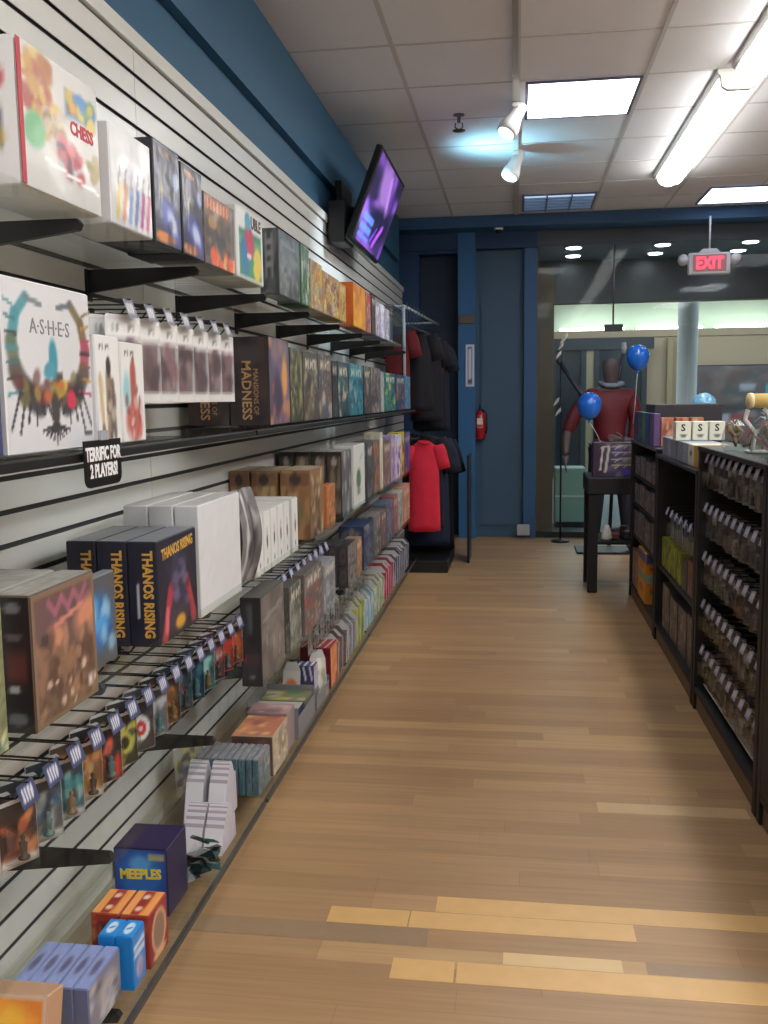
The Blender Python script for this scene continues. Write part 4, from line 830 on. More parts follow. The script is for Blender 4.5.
gbox('card_game_box', 'salmon topped card box with pink art on the bottom shelf', 'card box', .18, .33, 3.06, 3.27, z, .145, (170, 150, 130), {'top': Art((190, 120, 90), 14, 18).fleck([(220, 140, 100), (230, 190, 130), (160, 90, 80)], 18, .06, .14), 'end': Art((110, 70, 60), 10, 10).fleck([(150, 100, 90), (80, 60, 60)], 8, .1, .2), 'front': busy((190, 176, 150), [(200, 190, 170), (150, 130, 110)], 12, 10, 12)}, m=WRAP)
gbox('card_game_box', 'pink grey card box behind the salmon topped box', 'card box', .17, .325, 3.285, 3.40, z, .15, (150, 130, 130), {'top': Art((176, 140, 136), 10, 10).fleck([(200, 180, 180), (140, 100, 110)], 12, .08, .16)}, m=WRAP)
t_ = tray(.13, .335, 3.42, 3.72, z, .125, 'grey card counter tray with navy stripe on bottom shelf', greycard)
gbox('card_game_box', 'navy and cream flat box lying in the grey tray', 'card box', .14, .325, 3.43, 3.56, z+.004, .10, (40, 40, 84), {'top': Art((176, 168, 160), 14, 10).rect(0, 0, 1, .25, (44, 44, 90))})
gbox('card_game_box', 'olive and yellow flat box at the back of grey tray', 'card box', .14, .325, 3.57, 3.71, z+.004, .10, (110, 110, 80), {'top': Art((120, 120, 86), 14, 10).fleck([(200, 180, 70), (70, 110, 80), (180, 176, 160)], 10, .08, .2)})
tray(.17, .335, 3.76, 4.02, z, .08, 'pale grey card tray with leaning cards, bottom shelf middle', greycard)
def leaner(x, y, w, h, yaw, tilt, art, label, zz=z+.004, cat='card pack', grp=None, nm='carded_pack', body=(176, 174, 172)):
    q = MB().prism([(-w/2, 0), (w/2, 0), (w/2, h*.8), (w*.3, h), (-w*.3, h), (-w/2, h*.8)], 1, -.004, .004)
    o = q.build(nm, plain(body)); o.location = (x, y, zz+.004); o.rotation_euler = (R(tilt), 0, R(yaw)); tag(o, label, cat, grp)
    panel(art, 'front_print', (-w/2+.002, -.0045, .002), (w-.004, 0, 0), (0, 0, h*.8), o, WRAP)
    return o
leaner(.225, 3.74, .075, .2, 0, -14, Art((190, 186, 182), 12, 20).ell(.5, .6, .35, .2, (206, 110, 70), 0, .5).ell(.4, .25, .3, .15, (90, 90, 96)), 'white card with orange picture leaning in pale grey tray')
leaner(.305, 3.95, .07, .2, 18, -20, Art((190, 184, 170), 12, 20).fleck([(220, 216, 200), (150, 140, 110), (120, 130, 110)], 12, .1, .2), 'cream patterned card leaning in front of the red boxes')
for k in range(4):
    x0 = .195+.0275*k
    gbox('card_deck_box', 'navy and white deck box in front of red boxes, %s from wall' % ORD[k], 'card box', x0, x0+.026, 3.85, 3.93, z+.06, .105, (60, 60, 100), {'top': Art((90, 88, 130), 6, 10).line(.4, .1, .6, .9, .16, (226, 224, 230)), 'end': Art((70, 66, 104), 6, 10).line(.3, .95, .7, .5, .14, (214, 212, 222)), 'front': Art((180, 170, 190), 8, 10).noise(14)}, group='navy and white deck boxes', tilt=(0, 0))
gbox('card_game_box', 'grey card box under the navy and white deck boxes', 'card box', .195, .305, 3.82, 3.935, z+.0035, .054, (126, 126, 130), {'end': Art((150, 150, 152), 8, 6)})
for k in range(4):
    x0 = .195+.0355*k
    gbox('card_deck_box', 'dark red deck box with white slash, %s from the wall' % ORD[k], 'card box', x0, x0+.034, 4.06, 4.22, z, .19, (120, 26, 34), {'top': Art((140, 34, 40), 8, 10).line(.2, 0, .7, 1, .12, (226, 190, 180)), 'end': Art((104, 24, 34), 6, 10), 'front': Art((206, 120, 70), 8, 12).fleck([(230, 160, 110), (170, 50, 40)], 8, .1, .2)}, group='dark red deck boxes')
# rows of slanted comics and packs farther along
rows = [('grey brown', (120, 104, 100), [(150, 130, 124), (160, 70, 60), (90, 84, 90)], 4.27, 5, .20),
        ('silver grey', (160, 160, 166), [(190, 190, 196), (120, 116, 124), (150, 140, 150)], 4.54, 5, .20),
        ('yellow green topped', (170, 180, 60), [(196, 204, 70), (220, 224, 180), (120, 140, 50)], 4.81, 5, .24),
        ('pale cyan', (150, 196, 210), [(190, 220, 230), (120, 160, 190), (220, 226, 230)], 5.12, 6, .22),
        ('lime and white', (176, 190, 140), [(206, 214, 180), (150, 170, 110), (220, 220, 210)], 5.5, 7, .22),
        ('pink and crimson', (196, 50, 90), [(220, 70, 110), (160, 30, 60), (210, 120, 130)], 5.94, 7, .23),
        ('dark violet grey', (96, 92, 116), [(120, 116, 140), (70, 66, 84), (160, 156, 170)], 6.4, 16, .22)]
for (nm, bg, pal, y0, n, h0) in rows:
    for k in range(n):
        y = y0+.055*k; hh = h0*rng.uniform(.93, 1.03)
        f = Art(bg, 10, 14).fleck(pal, 12, .1, .22).noise(6)
        leaner(.235, y, .19, hh, rng.uniform(-3, 5), -12, f, '%s slanted pack on bottom shelf, %s from the near end' % (nm, ORD[k]), z, grp='%s slanted packs' % nm, nm='slanted_pack', body=(tuple(int(v*.75) for v in bg) if k % 2 else (186, 184, 184)))
# ================================================================== CLOTHES
rail = empty('clothes_rail', (0, 7.55, 2.19)); tag(rail, 'white slotted clothes rail mounted at the far end of slat wall', 'clothes rail')
q = MB().tube([(.26, .1, 0), (.37, 2.15, 0)], .013, 8); q.build('rail_bar', mat('rail_white', (170, 186, 200), .4), rail)
MB().tube([(.0, .12, 0), (.26, .12, 0)], .01, 8).tube([(.0, 1.9, .0), (.357, 1.9, 0)], .01, 8).build('rail_arms', _mats['rail_white'], rail)
MB().tube([(.26, .1, -.012), (.262, .1, -.62)], .012, 8).build('end_post', _mats['rail_white'], rail)
def garment(name, label, loc, rz, W, Ht, rgb, sleeve=.22, group=None, cat='t-shirt', accents=None, sl_ang=2):
    """hollow-looking shirt hanging from its shoulders; faces -Y locally, origin at the collar"""
    t = empty(name, loc, R(rz)); tag(t, label, cat, group)
    n = 28; m = 16; vs = []
    for j in range(m):
        v = j/(m-1); zz = -Ht*v
        hw = W/2*(.36+.64*min(1, (v/.12))**.6) if v < .12 else W/2*(.86+.10*v)
        dp = .02+.05*min(1, v*3)
        if v == 0: hw = W*.16; dp = .045
        for k in range(n):
            a = 2*math.pi*k/n; fold = 1+.10*v*math.sin(3*a+2*v)+.06*v*math.sin(7*a)
            vs.append((hw*math.cos(a), dp*math.sin(a)*fold, zz-.01*math.sin(5*a)*v))
    fs = [(j*n+k, j*n+(k+1) % n, (j+1)*n+(k+1) % n, (j+1)*n+k) for j in range(m-1) for k in range(n)]+[tuple(range((m-1)*n, m*n))]
    m_ = mat('cloth_%02x%02x%02x' % rgb, rgb, .85, noise=.15, nscale=12, bump=.2)
    body = MB().add(vs, fs, 0, True).build('shirt_body', m_, t)
    for s_ in (-1, 1):
        p0 = Vector((s_*W*.40, 0, -.035)); d = Vector((s_*math.sin(R(sl_ang+14)), 0, -math.cos(R(sl_ang+14))))
        q = MB(); rr = [(.04, .06), (.042, .075), (.04, .072), (.036, .07)]
        nn = 14; vs = []
        side = Vector((-d.z, 0, d.x))
        for i, (b, a_) in enumerate(rr):
            p = p0+d*(sleeve*i/3)
            for k in range(nn):
                an = 2*math.pi*k/nn; vs.append(p+side*(a_*math.cos(an)*.85)+Vector((0, 1, 0))*b*math.sin(an))
        fs = [(i*nn+k, i*nn+(k+1) % nn, (i+1)*nn+(k+1) % nn, (i+1)*nn+k) for i in range(3) for k in range(nn)]+[tuple(range(nn))[::-1], tuple(range(3*nn, 4*nn))]
        q.add(vs, fs, 0, True).build('sleeve', m_, t)
    q = MB()
    q.tube([(W*.17*math.cos(2*math.pi*k/12), .05*math.sin(2*math.pi*k/12), -.002-.012*(math.sin(2*math.pi*k/12) < 0)) for k in range(13)], .007, 6, cap=False); q.build('collar', m_, t)
    if accents:
        for (x, zz, rx, rz_, c) in accents:
            a = Art(rgb, 12, 12).ell(.5, .5, .45, .4, c, 0, .5).fleck([rgb, c], 6, .05, .15)
            panel(a, 'chest_print', (x-rx, -.0905, zz-rz_), (2*rx, 0, 0), (0, 0, 2*rz_), t)
    return t
def hanger(loc, rz, label, drop=.16):
    q = MB().tube([(0, 0, .02), (.0, .018, .045), (0, .03, .02), (0, .012, -.01), (0, 0, -.03), (0, 0, -drop+.02)], .003, 6)
    q.tube([(-.17, 0, -drop-.05), (0, 0, -drop+.02), (.17, 0, -drop-.05)], .006, 6)
    o = q.build('clothes_hanger', mat('hanger_grey', (60, 64, 72), .4)); o.location = loc; o.rotation_euler = (0, 0, R(rz)); tag(o, label, 'hanger', 'clothes hangers on the upper rail'); return o
UP = [((96, 16, 24), 'dark red shirt'), ((16, 16, 24), 'black shirt'), ((130, 20, 30), 'brighter red shirt'), ((20, 22, 34), 'navy black shirt'), ((16, 18, 28), 'long black hooded shirt'), ((18, 28, 52), 'dark blue shirt')]
for k, (c_, nm) in enumerate(UP):
    y = 7.72+.17*k; x = .27+.0537*(y-7.65)+.005
    hanger((x, y, 2.185), 0, 'hanger hook on the white rail, %s from the near end' % ORD[k])
    garment('hanging_shirt', '%s hanging from the upper rail, %s from near end' % (nm, ORD[k]), (x+[-.08, .07, -.04, .08, .08, .08][k], y, 2.03-.02*k), 4+2*k, [.22, .24, .24, .3, .32, .34][k], .66+.05*(k > 2)+.06*(k > 3), c_, group='shirts on the upper rail', cat='shirt', accents=None if k == 1 else ([(.08, -.2, .04, .09, (176, 60, 50))] if k == 4 else None))
# lower rail with the red t-shirt
rail2 = empty('clothes_rail', (0, 7.6, 1.12)); tag(rail2, 'short lower clothes rail behind the red t-shirt', 'clothes rail')
MB().tube([(.0, .1, 0), (.34, .1, 0)], .01, 8).tube([(.34, .1, 0), (.36, 1.0, .0)], .012, 8).tube([(.0, 1.0, 0), (.36, 1.0, 0)], .01, 8).build('rail_bar', BLACKM, rail2)
garment('t_shirt', 'bright red t-shirt hanging lowest, in front of dark shirts', (.405, 7.74, 1.10), 6, .28, .74, (206, 34, 60), .2, cat='t-shirt', sl_ang=0)
for k, (c_, nm, y, w, h) in enumerate([((18, 20, 32), 'black shirt right behind the red t-shirt', 7.92, .38, .8), ((22, 34, 62), 'dark navy hooded shirt on lower rail', 8.12, .42, .95), ((14, 14, 20), 'long black shirt at far end of lower rail', 8.34, .44, 1.0)]):
    garment('hanging_shirt', nm, (.375+.015*k, y, 1.15-.02*k), 8, w, h, c_, .3, group='dark shirts on the lower rail', cat='shirt')
b_ = MB().bev(.06, .60, 7.72, 8.62, .0, .10, .006).build('clothes_rack_base', mat('rack_black', (14, 14, 18), .5)); tag(b_, 'low black base under the hanging dark clothes', 'rack base')
q = MB().bev(.735, .755, 8.2, 8.6, .0, .95, .004); o = q.build('dark_side_panel', mat('rack_black', (14, 14, 18), .5)); tag(o, 'narrow upright black panel at the end of clothes rack', 'panel')

# ================================================================== BACK WALL SMALL THINGS
t = empty('fire_extinguisher', (.79, 9.76, 1.02)); tag(t, 'small red fire extinguisher hung on the slate blue wall', 'fire extinguisher')
MB().lathe([(.03, 0), (.052, .006), (.056, .02), (.056, .24), (.045, .275), (.02, .29), (.018, .30)], (0, 0, 0), 20).build('cylinder', mat('extinguisher_red', (170, 22, 34), .3, coat=.5), t)
MB().box(-.012, .012, -.03, .03, .30, .315).prism([(-.05, .315), (.03, .33), (.03, .338), (-.05, .325)], 0, -.01, .01).prism([(-.05, .338), (.02, .35), (.02, .358), (-.05, .35)], 0, -.01, .01).build('handle', BLACKM, t)
MB().tube([(.02, 0, .305), (.065, -.01, .27), (.068, -.01, .12), (.06, -.01, .06)], .009, 8).build('hose', BLACKM, t)
panel(Art((226, 220, 214), 8, 8).rect(0, 0, 1, .3, (190, 60, 50)), 'label_panel', (-.03, -.0555, .12), (.06, 0, 0), (0, 0, .1), t, PRINT, lambda u, v: .003*math.sin(math.pi*u))
MB().box(-.02, .02, .056, .085, .05, .25).build('wall_hook', STEEL, t)
o = MB().bev(.645, .735, 9.688, 9.699, 1.56, 1.985, .003).build('pillar_sign', mat('sign_white', (196, 204, 222), .5)); tag(o, 'narrow vertical sign with white border on bright blue pillar', 'sign')
a = Art((206, 212, 226), 12, 40).rect(.2, .05, .8, .95, (90, 100, 140), 1, .04).rect(.25, .1, .42, .12, (20, 24, 50)).rect(.58, .1, .75, .12, (20, 24, 50))
for k in range(11): a.line(.36, .2+.066*k, .64, .22+.066*k, .035, (206, 212, 230))
panel(a, 'sign_face', (.649, 9.6872, 1.565), (.082, 0, 0), (0, 0, .415), o)
o = MB().bev(.58, .735, 9.68, 9.699, 2.19, 2.28, .004).build('wooden_block', mat('brown_block', (96, 84, 74), .6)); tag(o, 'small brown block fixed high on the bright blue pillar', 'block')
o = MB().bev(1.17, 1.30, 9.70, 9.758, .03, .14, .006).build('outlet_box', mat('outlet_white', (186, 190, 196), .5)); tag(o, 'small white box low at the foot of right pillar', 'box')
# exit sign
t = empty('exit_sign', (2.93, 9.3, 2.56)); tag(t, 'EXIT sign with red letters and two emergency lamp heads', 'exit sign')
MB().bev(-.19, .19, -.025, .03, 0, .2, .01).build('housing', mat('exit_grey', (190, 190, 196), .4), t)
MB().bev(-.15, .15, -.03, -.0255, .03, .18, .002).build('face_plate', mat('exit_face', (150, 110, 118), .4, emit=(220, 60, 80), es=.12), t)
MB().prism([(-.1, .2), (.1, .2), (.06, .235), (-.06, .235)], 1, -.02, .02).tube([(0, 0, .235), (0, 0, .53)], .01, 8).build('mount', _mats['exit_grey'], t)
Mx2 = Matrix((Vector((1, 0, 0)), Vector((0, 0, 1)), Vector((0, -1, 0)))).transposed().to_4x4()
text_obj('EXIT', .15, (255, 60, 80), Matrix.Translation((0, -.031, .10)) @ Mx2, t, 'lettering', fat=.004, sx=.8, m=mat('exit_letters', (255, 60, 70), emit=(255, 50, 70), es=3))
for s_ in (-1, 1):
    h = MB().lathe([(.02, .04), (.045, .03), (.05, -.01), (.046, -.03)], (0, 0, 0), 14); h.v = [tuple(Euler((R(70), R(35*s_), 0)).to_matrix() @ Vector(v)+Vector((s_*.235, -.0, .14))) for v in h.v]
    h.tube([(s_*.19, 0, .1), (s_*.215, 0, .125)], .012, 6); h.build('lamp_head', _mats['exit_grey'], t)

# ================================================================== RIGHT HAND SHELVING
XF, XB = 1.985, 2.56
def unit(y0, y1, H_, label, shelves=(), closed=False):
    t = empty('gondola_shelving', (XF, y0, 0)); L = y1-y0; D = XB-XF; tag(t, label, 'shelving unit', 'black shelving units on the right')
    MB().bev(.0, D, .0, .045, .0, H_, .003).build('side_panel', BLACKW, t); MB().bev(0, D, L-.045, L, 0, H_, .003).build('side_panel', BLACKW, t)
    MB().box(D*.58, D*.6, .045, L-.045, .12, H_-.02).build('back_panel', mat('pegboard_black', (13, 13, 16), .7), t)
    MB().bev(-.005, D, -.0, L, H_, H_+.02, .003).build('top_panel', mat('top_black', (22, 22, 25), .3), t)
    MB().bev(.0, D, .046, L-.046, .085, .11, .003).build('base_shelf', BLACKW, t)
    MB().box(.012, .03, .046, L-.046, .0, .084).build('kick_plate', mat('kick_brown', (112, 90, 70), .5, noise=.15, nscale=10), t)
    for zz in shelves: MB().bev(.015, D*.575, .046, L-.046, zz-.02, zz, .002).build('shelf_board', BLACKW, t)
    if closed: MB().bev(.0, .02, .046, L-.046, .111, H_-.001, .002).build('front_panel', BLACKW, t)
    return t
unit(2.20, 3.235, 1.225, 'black shelving unit nearest the camera, cut by right edge', closed=True)
unit(3.25, 4.44, 1.205, 'black shelving unit with five rows of hanging packs')
unit(4.455, 5.72, 1.09, 'black shelving unit with yellow-green boxes on its shelf', (.46,))
unit(5.735, 6.98, 1.12, 'farthest black shelving unit, with yellow orange box at bottom', (.47, .70, .9))
rg = random.Random(11)
BUBP = [(92, 78, 68), (112, 102, 96), (72, 60, 56), (130, 120, 112), (96, 80, 72)]
proto = None
def face_left(o): o.rotation_euler.z = R(180)
for r_ in range(5):
    zz = [1.165, .945, .725, .505, .29][r_]
    for k in range(10):
        y = 3.36+.11*k
        h = make_hook(.30, 'hook with grey tag, nearest unit, row %s from top, %s from camera' % (ORD[r_], ORD[k]), 'tagged hooks in the nearest open black unit', (150, 156, 186)) if (r_ == 0 and k == 0) else copy_tree(hk0)
        if r_ == 0 and k == 0: hk0 = h
        h.location = (XF+(XB-XF)*.58-.002, y, zz); h.rotation_euler = (0, 0, R(180))
        h['label'] = 'hook with grey tag, black unit, %s row down, %s from the camera' % (ORD[r_], ORD[k])
PKS = []
for v_ in range(6):
    p = make_pack(Art(BUBP[v_ % 5], 10, 14).fleck([(50, 42, 40), (140, 130, 124), (104, 70, 58), (176, 172, 168)], 14, .08, .2), .1, .135, 'clear pack in black unit, %s row' % 'x', 'clear miniature packs in the nearest open black unit', body=(90, 84, 80), fig=BUBP[(v_+2) % 5], depth=.035)
    PKS.append(p)
used_ = set()
for r_ in range(5):
    zz = [1.165, .945, .725, .505, .29][r_]
    for k in range(10):
        for s_ in range(2):
            if r_ == 3 and s_ == 1: continue
            v_ = rg.randrange(6)
            p = PKS[v_] if v_ not in used_ else copy_tree(PKS[v_])
            used_.add(v_)
            p.location = (XF+.048+.055*s_+rg.uniform(0, .012), 3.36+.11*k, zz-.016); p.rotation_euler = (0, 0, R(204+rg.uniform(-9, 9)))
            if r_ == 4: p.scale = (1, 1, 1)
            p['label'] = '%s clear miniature pack, black unit, %s row down, %s from the camera' % (('front', 'rear')[s_], ORD[r_], ORD[k])
for v_ in range(6):
    if v_ not in used_:
        for ch in list(PKS[v_].children): bpy.data.objects.remove(ch)
        bpy.data.objects.remove(PKS[v_])
# printed card lying along the base of that unit
o = MB().bev(-.11, .11, 0, 1.0, 0, .006, .001).build('printed_board', plain((190, 186, 180))); o.location = (XF+.14, 3.34, .1175); o.rotation_euler = (0, R(6), 0)
tag(o, 'long pale printed board lying at base of black unit', 'board'); o.location.z = .125
panel(Art((206, 200, 192), 10, 40).fleck([(90, 96, 140), (200, 180, 150), (170, 60, 50), (226, 222, 216)], 22, .05, .12, amt=.6), 'board_print', (.105, .01, .0065), (0, .98, 0), (-.21, 0, 0), o)
# second unit contents
hk = []
for k in range(6):
    h = copy_tree(hk0); h.location = (XF+(XB-XF)*.58-.002, 4.72+.14*k, .80); h['label'] = 'hook with grey tag in second black unit, %s from the camera' % ORD[k]; h['group'] = 'tagged hooks in the second black unit'
    p = make_pack(Art((50, 70, 90), 10, 14).fleck([(60, 90, 120), (30, 40, 50), (110, 120, 130)], 12, .1, .2), .1, .15, 'dark blue pack in second black unit, %s from the camera' % ORD[k], 'dark blue packs in the second black unit'); p.location = (XF+.05, 4.72+.14*k, .784); face_left(p)
for k in range(5):
    y0 = 5.0+.13*k
    gbox('card_game_box', 'yellow-green box with dark print, %s from the camera' % ORD[k], 'card box', XF+.03, XF+.2, y0, y0+.12, .46, .17, (130, 140, 40), {'back': Art((150, 160, 50), 12, 14).fleck([(180, 190, 70), (70, 80, 30), (60, 60, 40)], 14, .06, .16), 'end': Art((140, 150, 44), 8, 10).fleck([(90, 100, 40)], 4, .1, .2)}, group='yellow-green boxes in the second black unit')
for k in range(3):
    y0 = 4.52+.15*k
    gbox('card_game_box', ['grey speckled', 'reddish brown', 'dark grey'][k]+' box beside the yellow-green boxes in second black unit', 'card box', XF+.03, XF+.18, y0, y0+.13, .46, .2-.02*k, [(90, 86, 90), (120, 70, 60), (60, 60, 64)][k], {'back': busy([(90, 86, 90), (130, 80, 66), (60, 60, 64)][k], GREY, 8, 10, 10)}, group=None)
for k in range(4):
    y0 = 4.53+.27*k
    gbox('board_game_box', 'upright grey box at the foot of second black unit, %s from camera' % ORD[k], 'game box', XF+.03, XF+.17, y0, y0+.24, .11, .26-.012*(k % 3), (92, 84, 78), {'back': busy((96, 88, 82), [(120, 110, 100), (70, 64, 60), (150, 150, 160)], 12, 14, 18), 'end': busy((80, 74, 70), GREY, 6, 10, 8)}, group='upright grey boxes at the foot of the second black unit')
# boxes on the second unit's top
for k in range(7):
    y0 = 4.50+.165*k
    c_ = [(206, 160, 60), (220, 218, 200), (150, 160, 176), (140, 150, 168), (130, 140, 160), (150, 156, 170), (136, 140, 160)][k]
    f = Art(c_, 10, 12).noise(6)
    if k == 1: f.ell(.5, .6, .2, .14, (90, 90, 80), 0, .5)
    gbox('card_game_box', ['orange yellow', 'cream', 'pale blue grey', 'slate grey', 'darker slate grey', 'light slate grey', 'lilac grey'][k]+' box in row on second unit top, %s from camera' % ORD[k], 'card box', XF+.02, XF+.19, y0, y0+.155, 1.11, .105, c_, {'back': f, 'end': Art(c_, 6, 6)}, group='row of boxes on top of the second black unit')
for k in range(3):
    y0 = 5.10; x0 = XF+.004+.085*k
    gbox('white_dice_box', 'white box marked S on the right, %s from the aisle' % ORD[k], 'small box', x0, x0+.078, y0, y0+.1, 1.2165, .098, (226, 226, 206), {'end': Art((232, 232, 214), 12, 12).ell(.5, .25, .22, .09, (110, 110, 100), 0, .5), 'back': Art((236, 236, 222), 6, 6)}, [('end', 'S', .48, .66, .05, (60, 60, 56), 0, .0015)], group='white boxes marked S')
# far unit: contents and top
FC = [((96, 70, 120), 'purple'), ((50, 60, 130), 'dark blue'), ((60, 140, 90), 'green'), ((80, 70, 110), 'violet grey'), ((50, 60, 84), 'slate')]
for k in range(5):
    y0 = 5.95+.2*k
    gbox('boxed_game', '%s upright box on top of the farthest black unit' % FC[k][1], 'game box', XF+.01, XF+.05, y0, y0+.18, 1.14, .20, FC[k][0], {'back': busy(FC[k][0], [FC[k][0], (120, 120, 150), (40, 40, 60)], 8, 10, 10), 'end': Art(FC[k][0], 5, 8)}, group='upright boxes on the farthest black unit')
for k in range(3):
    x0 = XF+.058+.088*k
    gbox('orange_card_box', 'salmon orange box facing camera on far unit, %s from aisle' % ORD[k], 'card box', x0, x0+.076, 5.98, 6.06, 1.14, .175, (170, 90, 70), {'end': Art((196, 120, 90), 10, 14).fleck([(226, 150, 110), (150, 70, 60), (200, 180, 150)], 16, .08, .18)}, group='salmon orange boxes on the far unit')
o = MB().bev(2.03, 2.45, 6.2, 6.6, 1.1415, 1.395, .004).build('dark_storage_box', mat('dark_grey_box', (46, 44, 52), .5)); tag(o, 'dark wide box standing behind the salmon orange boxes', 'box')
for i_, (zz, hh, nm) in enumerate([(.9, .14, 'upper'), (.70, .15, 'middle'), (.47, .19, 'lower')]):
    for k in range(4):
        y0 = 5.80+.28*k
        gbox('boxed_toy', 'dim grey boxed toy on %s shelf of farthest unit, %s from camera' % (nm, ORD[k]), 'boxed toy', XF+.02, XF+.2, y0, y0+.25, zz, hh*(1-.08*(k % 2)), (88, 82, 80), {'back': busy((92, 86, 84), [(140, 130, 124), (60, 56, 60), (110, 70, 60), (130, 140, 150)], 12, 12, 18), 'end': busy((80, 76, 74), GREY, 6, 8, 8)}, group='boxed toys in the farthest black unit')
f = Art((220, 150, 50), 12, 26).rect(0, .8, 1, 1, (60, 70, 140)).rect(0, .42, 1, .58, (120, 170, 160), .9).ell(.5, .7, .3, .06, (200, 90, 40), 0, .4).ell(.5, .25, .25, .08, (190, 90, 40), 0, .4)
gbox('boxed_toy', 'tall orange and blue boxed toy at foot of farthest unit', 'boxed toy', XF+.004, XF+.12, 6.14, 6.50, .11, .33, (214, 140, 50), {'back': f, 'end': f})
gbox('boxed_toy', 'brown boxed toy behind the tall orange boxed toy', 'boxed toy', XF+.01, XF+.12, 6.54, 6.86, .11, .26, (120, 90, 70), {'back': busy((120, 90, 70), BR, 10, 12, 14)})
# bags and figures on the near open unit
def bag(x, y, w, h, rgb, label):
    t = empty('clear_toy_bag', (x, y, 1.2265)); tag(t, label, 'toy bag', 'clear toy bags on the black unit'); n = 12; vs = []
    for j, (v, s_) in enumerate([(0, .8), (.2, 1.05), (.5, 1), (.8, .8), (.95, .25), (1, .5)]):
        for k in range(n):
            a = 2*math.pi*k/n; vs.append((w*s_*.5*math.cos(a)*(1+.1*math.sin(5*a+j)), w*s_*.36*math.sin(a)*(1+.1*math.cos(4*a+j)), h*v))
    fs = [(j*n+k, j*n+(k+1) % n, (j+1)*n+(k+1) % n, (j+1)*n+k) for j in range(5) for k in range(n)]+[tuple(range(n))[::-1], tuple(range(5*n, 6*n))]
    MB().add(vs, fs).build('plastic_bag', PLAST, t)
    q = MB(); rr = random.Random(int(x*100+y*37))
    for i in range(7):
        c0 = Vector((rr.uniform(-.22, .22)*w, rr.uniform(-.15, .15)*w, h*rr.uniform(.12, .6)))
        q.tube([c0, c0+Vector((rr.uniform(-.02, .02), rr.uniform(-.02, .02), .02)), c0+Vector((rr.uniform(-.03, .03), rr.uniform(-.02, .02), .045))], [.006, .011, .005], 6)
    q.build('toy_pieces', mat('toy_%02x%02x%02x' % rgb, rgb, .5), t)
bag(2.05, 3.98, .12, .13, (150, 130, 100), 'clear bag with tan pieces, farthest along the black unit top')
bag(2.10, 3.72, .13, .16, (180, 110, 90), 'clear bag with orange brown pieces on black unit top')
bag(2.05, 3.50, .12, .15, (90, 84, 80), 'clear bag with dark pieces nearest the photo right edge')
t = empty('rolled_poster', (2.12, 3.85, 1.43)); tag(t, 'yellow rolled tube lying across the white rack figure', 'rolled tube'); t.rotation_euler = (0, R(0), R(8))
MB().tube([(-.06, 0, 0), (.18, 0, .0)], .028, 16).build('tube', mat('yellow_tube', (226, 196, 120), .5), t); MB().lathe([(.03, -.065), (.03, -.05)], (0, 0, 0), 16, axis=0).build('end_cap', mat('tube_cap', (240, 220, 170), .5), t)
t = empty('white_display_rack', (2.12, 3.86, 1.2265)); tag(t, 'white branching rack standing among toy bags, holding yellow tube', 'rack')
q = MB().bev(-.06, .14, -.04, .04, 0, .01, .002).tube([(-.04, 0, .01), (-.03, 0, .08), (-.07, 0, .13), (-.06, 0, .17)], .009, 6).tube([(-.03, 0, .08), (.02, 0, .1), (.03, 0, .145), (0, 0, .172)], .009, 6).tube([(.1, 0, .01), (.09, 0, .1), (.11, 0, .172)], .01, 6).tube([(.02, 0, .1), (.09, 0, .1)], .01, 6)
q.build('rack_frame', WHITE, t)

# ================================================================== BALLOONS, TABLE, MANNEQUIN
def balloon(loc, r, rgb, label, base, tilt=0):
    t = empty('balloon', loc); tag(t, label, 'balloon', 'balloons'); t.rotation_euler = (0, R(tilt), 0)
    prof = [(.001, 1.0)]+[(math.sin(a)*(1-.10*(a/math.pi)**2*(a > 1.6)), math.cos(a)*(1.0 if a < 1.6 else 1.18)) for a in [math.pi*i/18 for i in range(1, 18)]]+[(.03, -1.2)]
    MB().lathe([(r*a, r*1.05*b) for a, b in prof], (0, 0, 0), 28).build('balloon_skin', mat('balloon_%02x%02x%02x' % rgb, rgb, .22, coat=.6), t)
    MB().lathe([(.006, -1.2*r*1.05), (.012, -1.2*r*1.05-.018), (.004, -1.2*r*1.05-.02)], (0, 0, 0), 10).build('knot', _mats['balloon_%02x%02x%02x' % rgb], t)
    b = Vector(base)-Vector(loc)
    q = MB().tube([(0, 0, -1.26*r-.01), (b.x*.4, b.y*.4, b.z*.6), (b.x, b.y, b.z)], .003, 6); q.build('stick', WHITE, t)
    return t
balloon((1.80, 8.55, 1.372), .108, (20, 110, 225), 'bright blue balloon in front of the mannequin chest', (1.93, 8.62, 1.0))
balloon((2.215, 8.6, 1.79), .10, (20, 110, 225), 'higher bright blue balloon right of the mannequin head', (2.2, 8.72, 1.2))
balloon((2.50, 7.08, 1.375), .088, (120, 180, 214), 'pale blue balloon behind the farthest black unit', (2.45, 7.1, .9))
# display table
t = empty('display_table', (1.94, 7.25, 0)); tag(t, 'small black square display table at the end of black units', 'table')
MB().bev(-.26, .26, -.25, .25, .735, .86, .006).build('table_top', BLACKW, t); MB().bev(-.23, .23, -.22, .22, .36, .385, .004).build('lower_shelf', BLACKW, t)
for sx in (-1, 1):
    for sy in (-1, 1): MB().bev(sx*.215-.035, sx*.215+.035, sy*.205-.035, sy*.205+.035, 0, .734, .004).build('leg', BLACKW, t)
a = Art((66, 56, 96), 36, 30).fleck([(80, 70, 120), (60, 50, 80), (110, 90, 100), (140, 130, 120)], 40, .05, .12).rect(.0, 0, .25, 1, (60, 34, 60), .8)
for i in range(4): a.line(.44, .9-.19*i, .9, .93-.19*i, .02, (176, 172, 160)).line(.5, .82-.19*i, .62, .92-.19*i, .016, (190, 186, 170)).line(.7, .84-.19*i, .8, .92-.19*i, .016, (170, 160, 150))
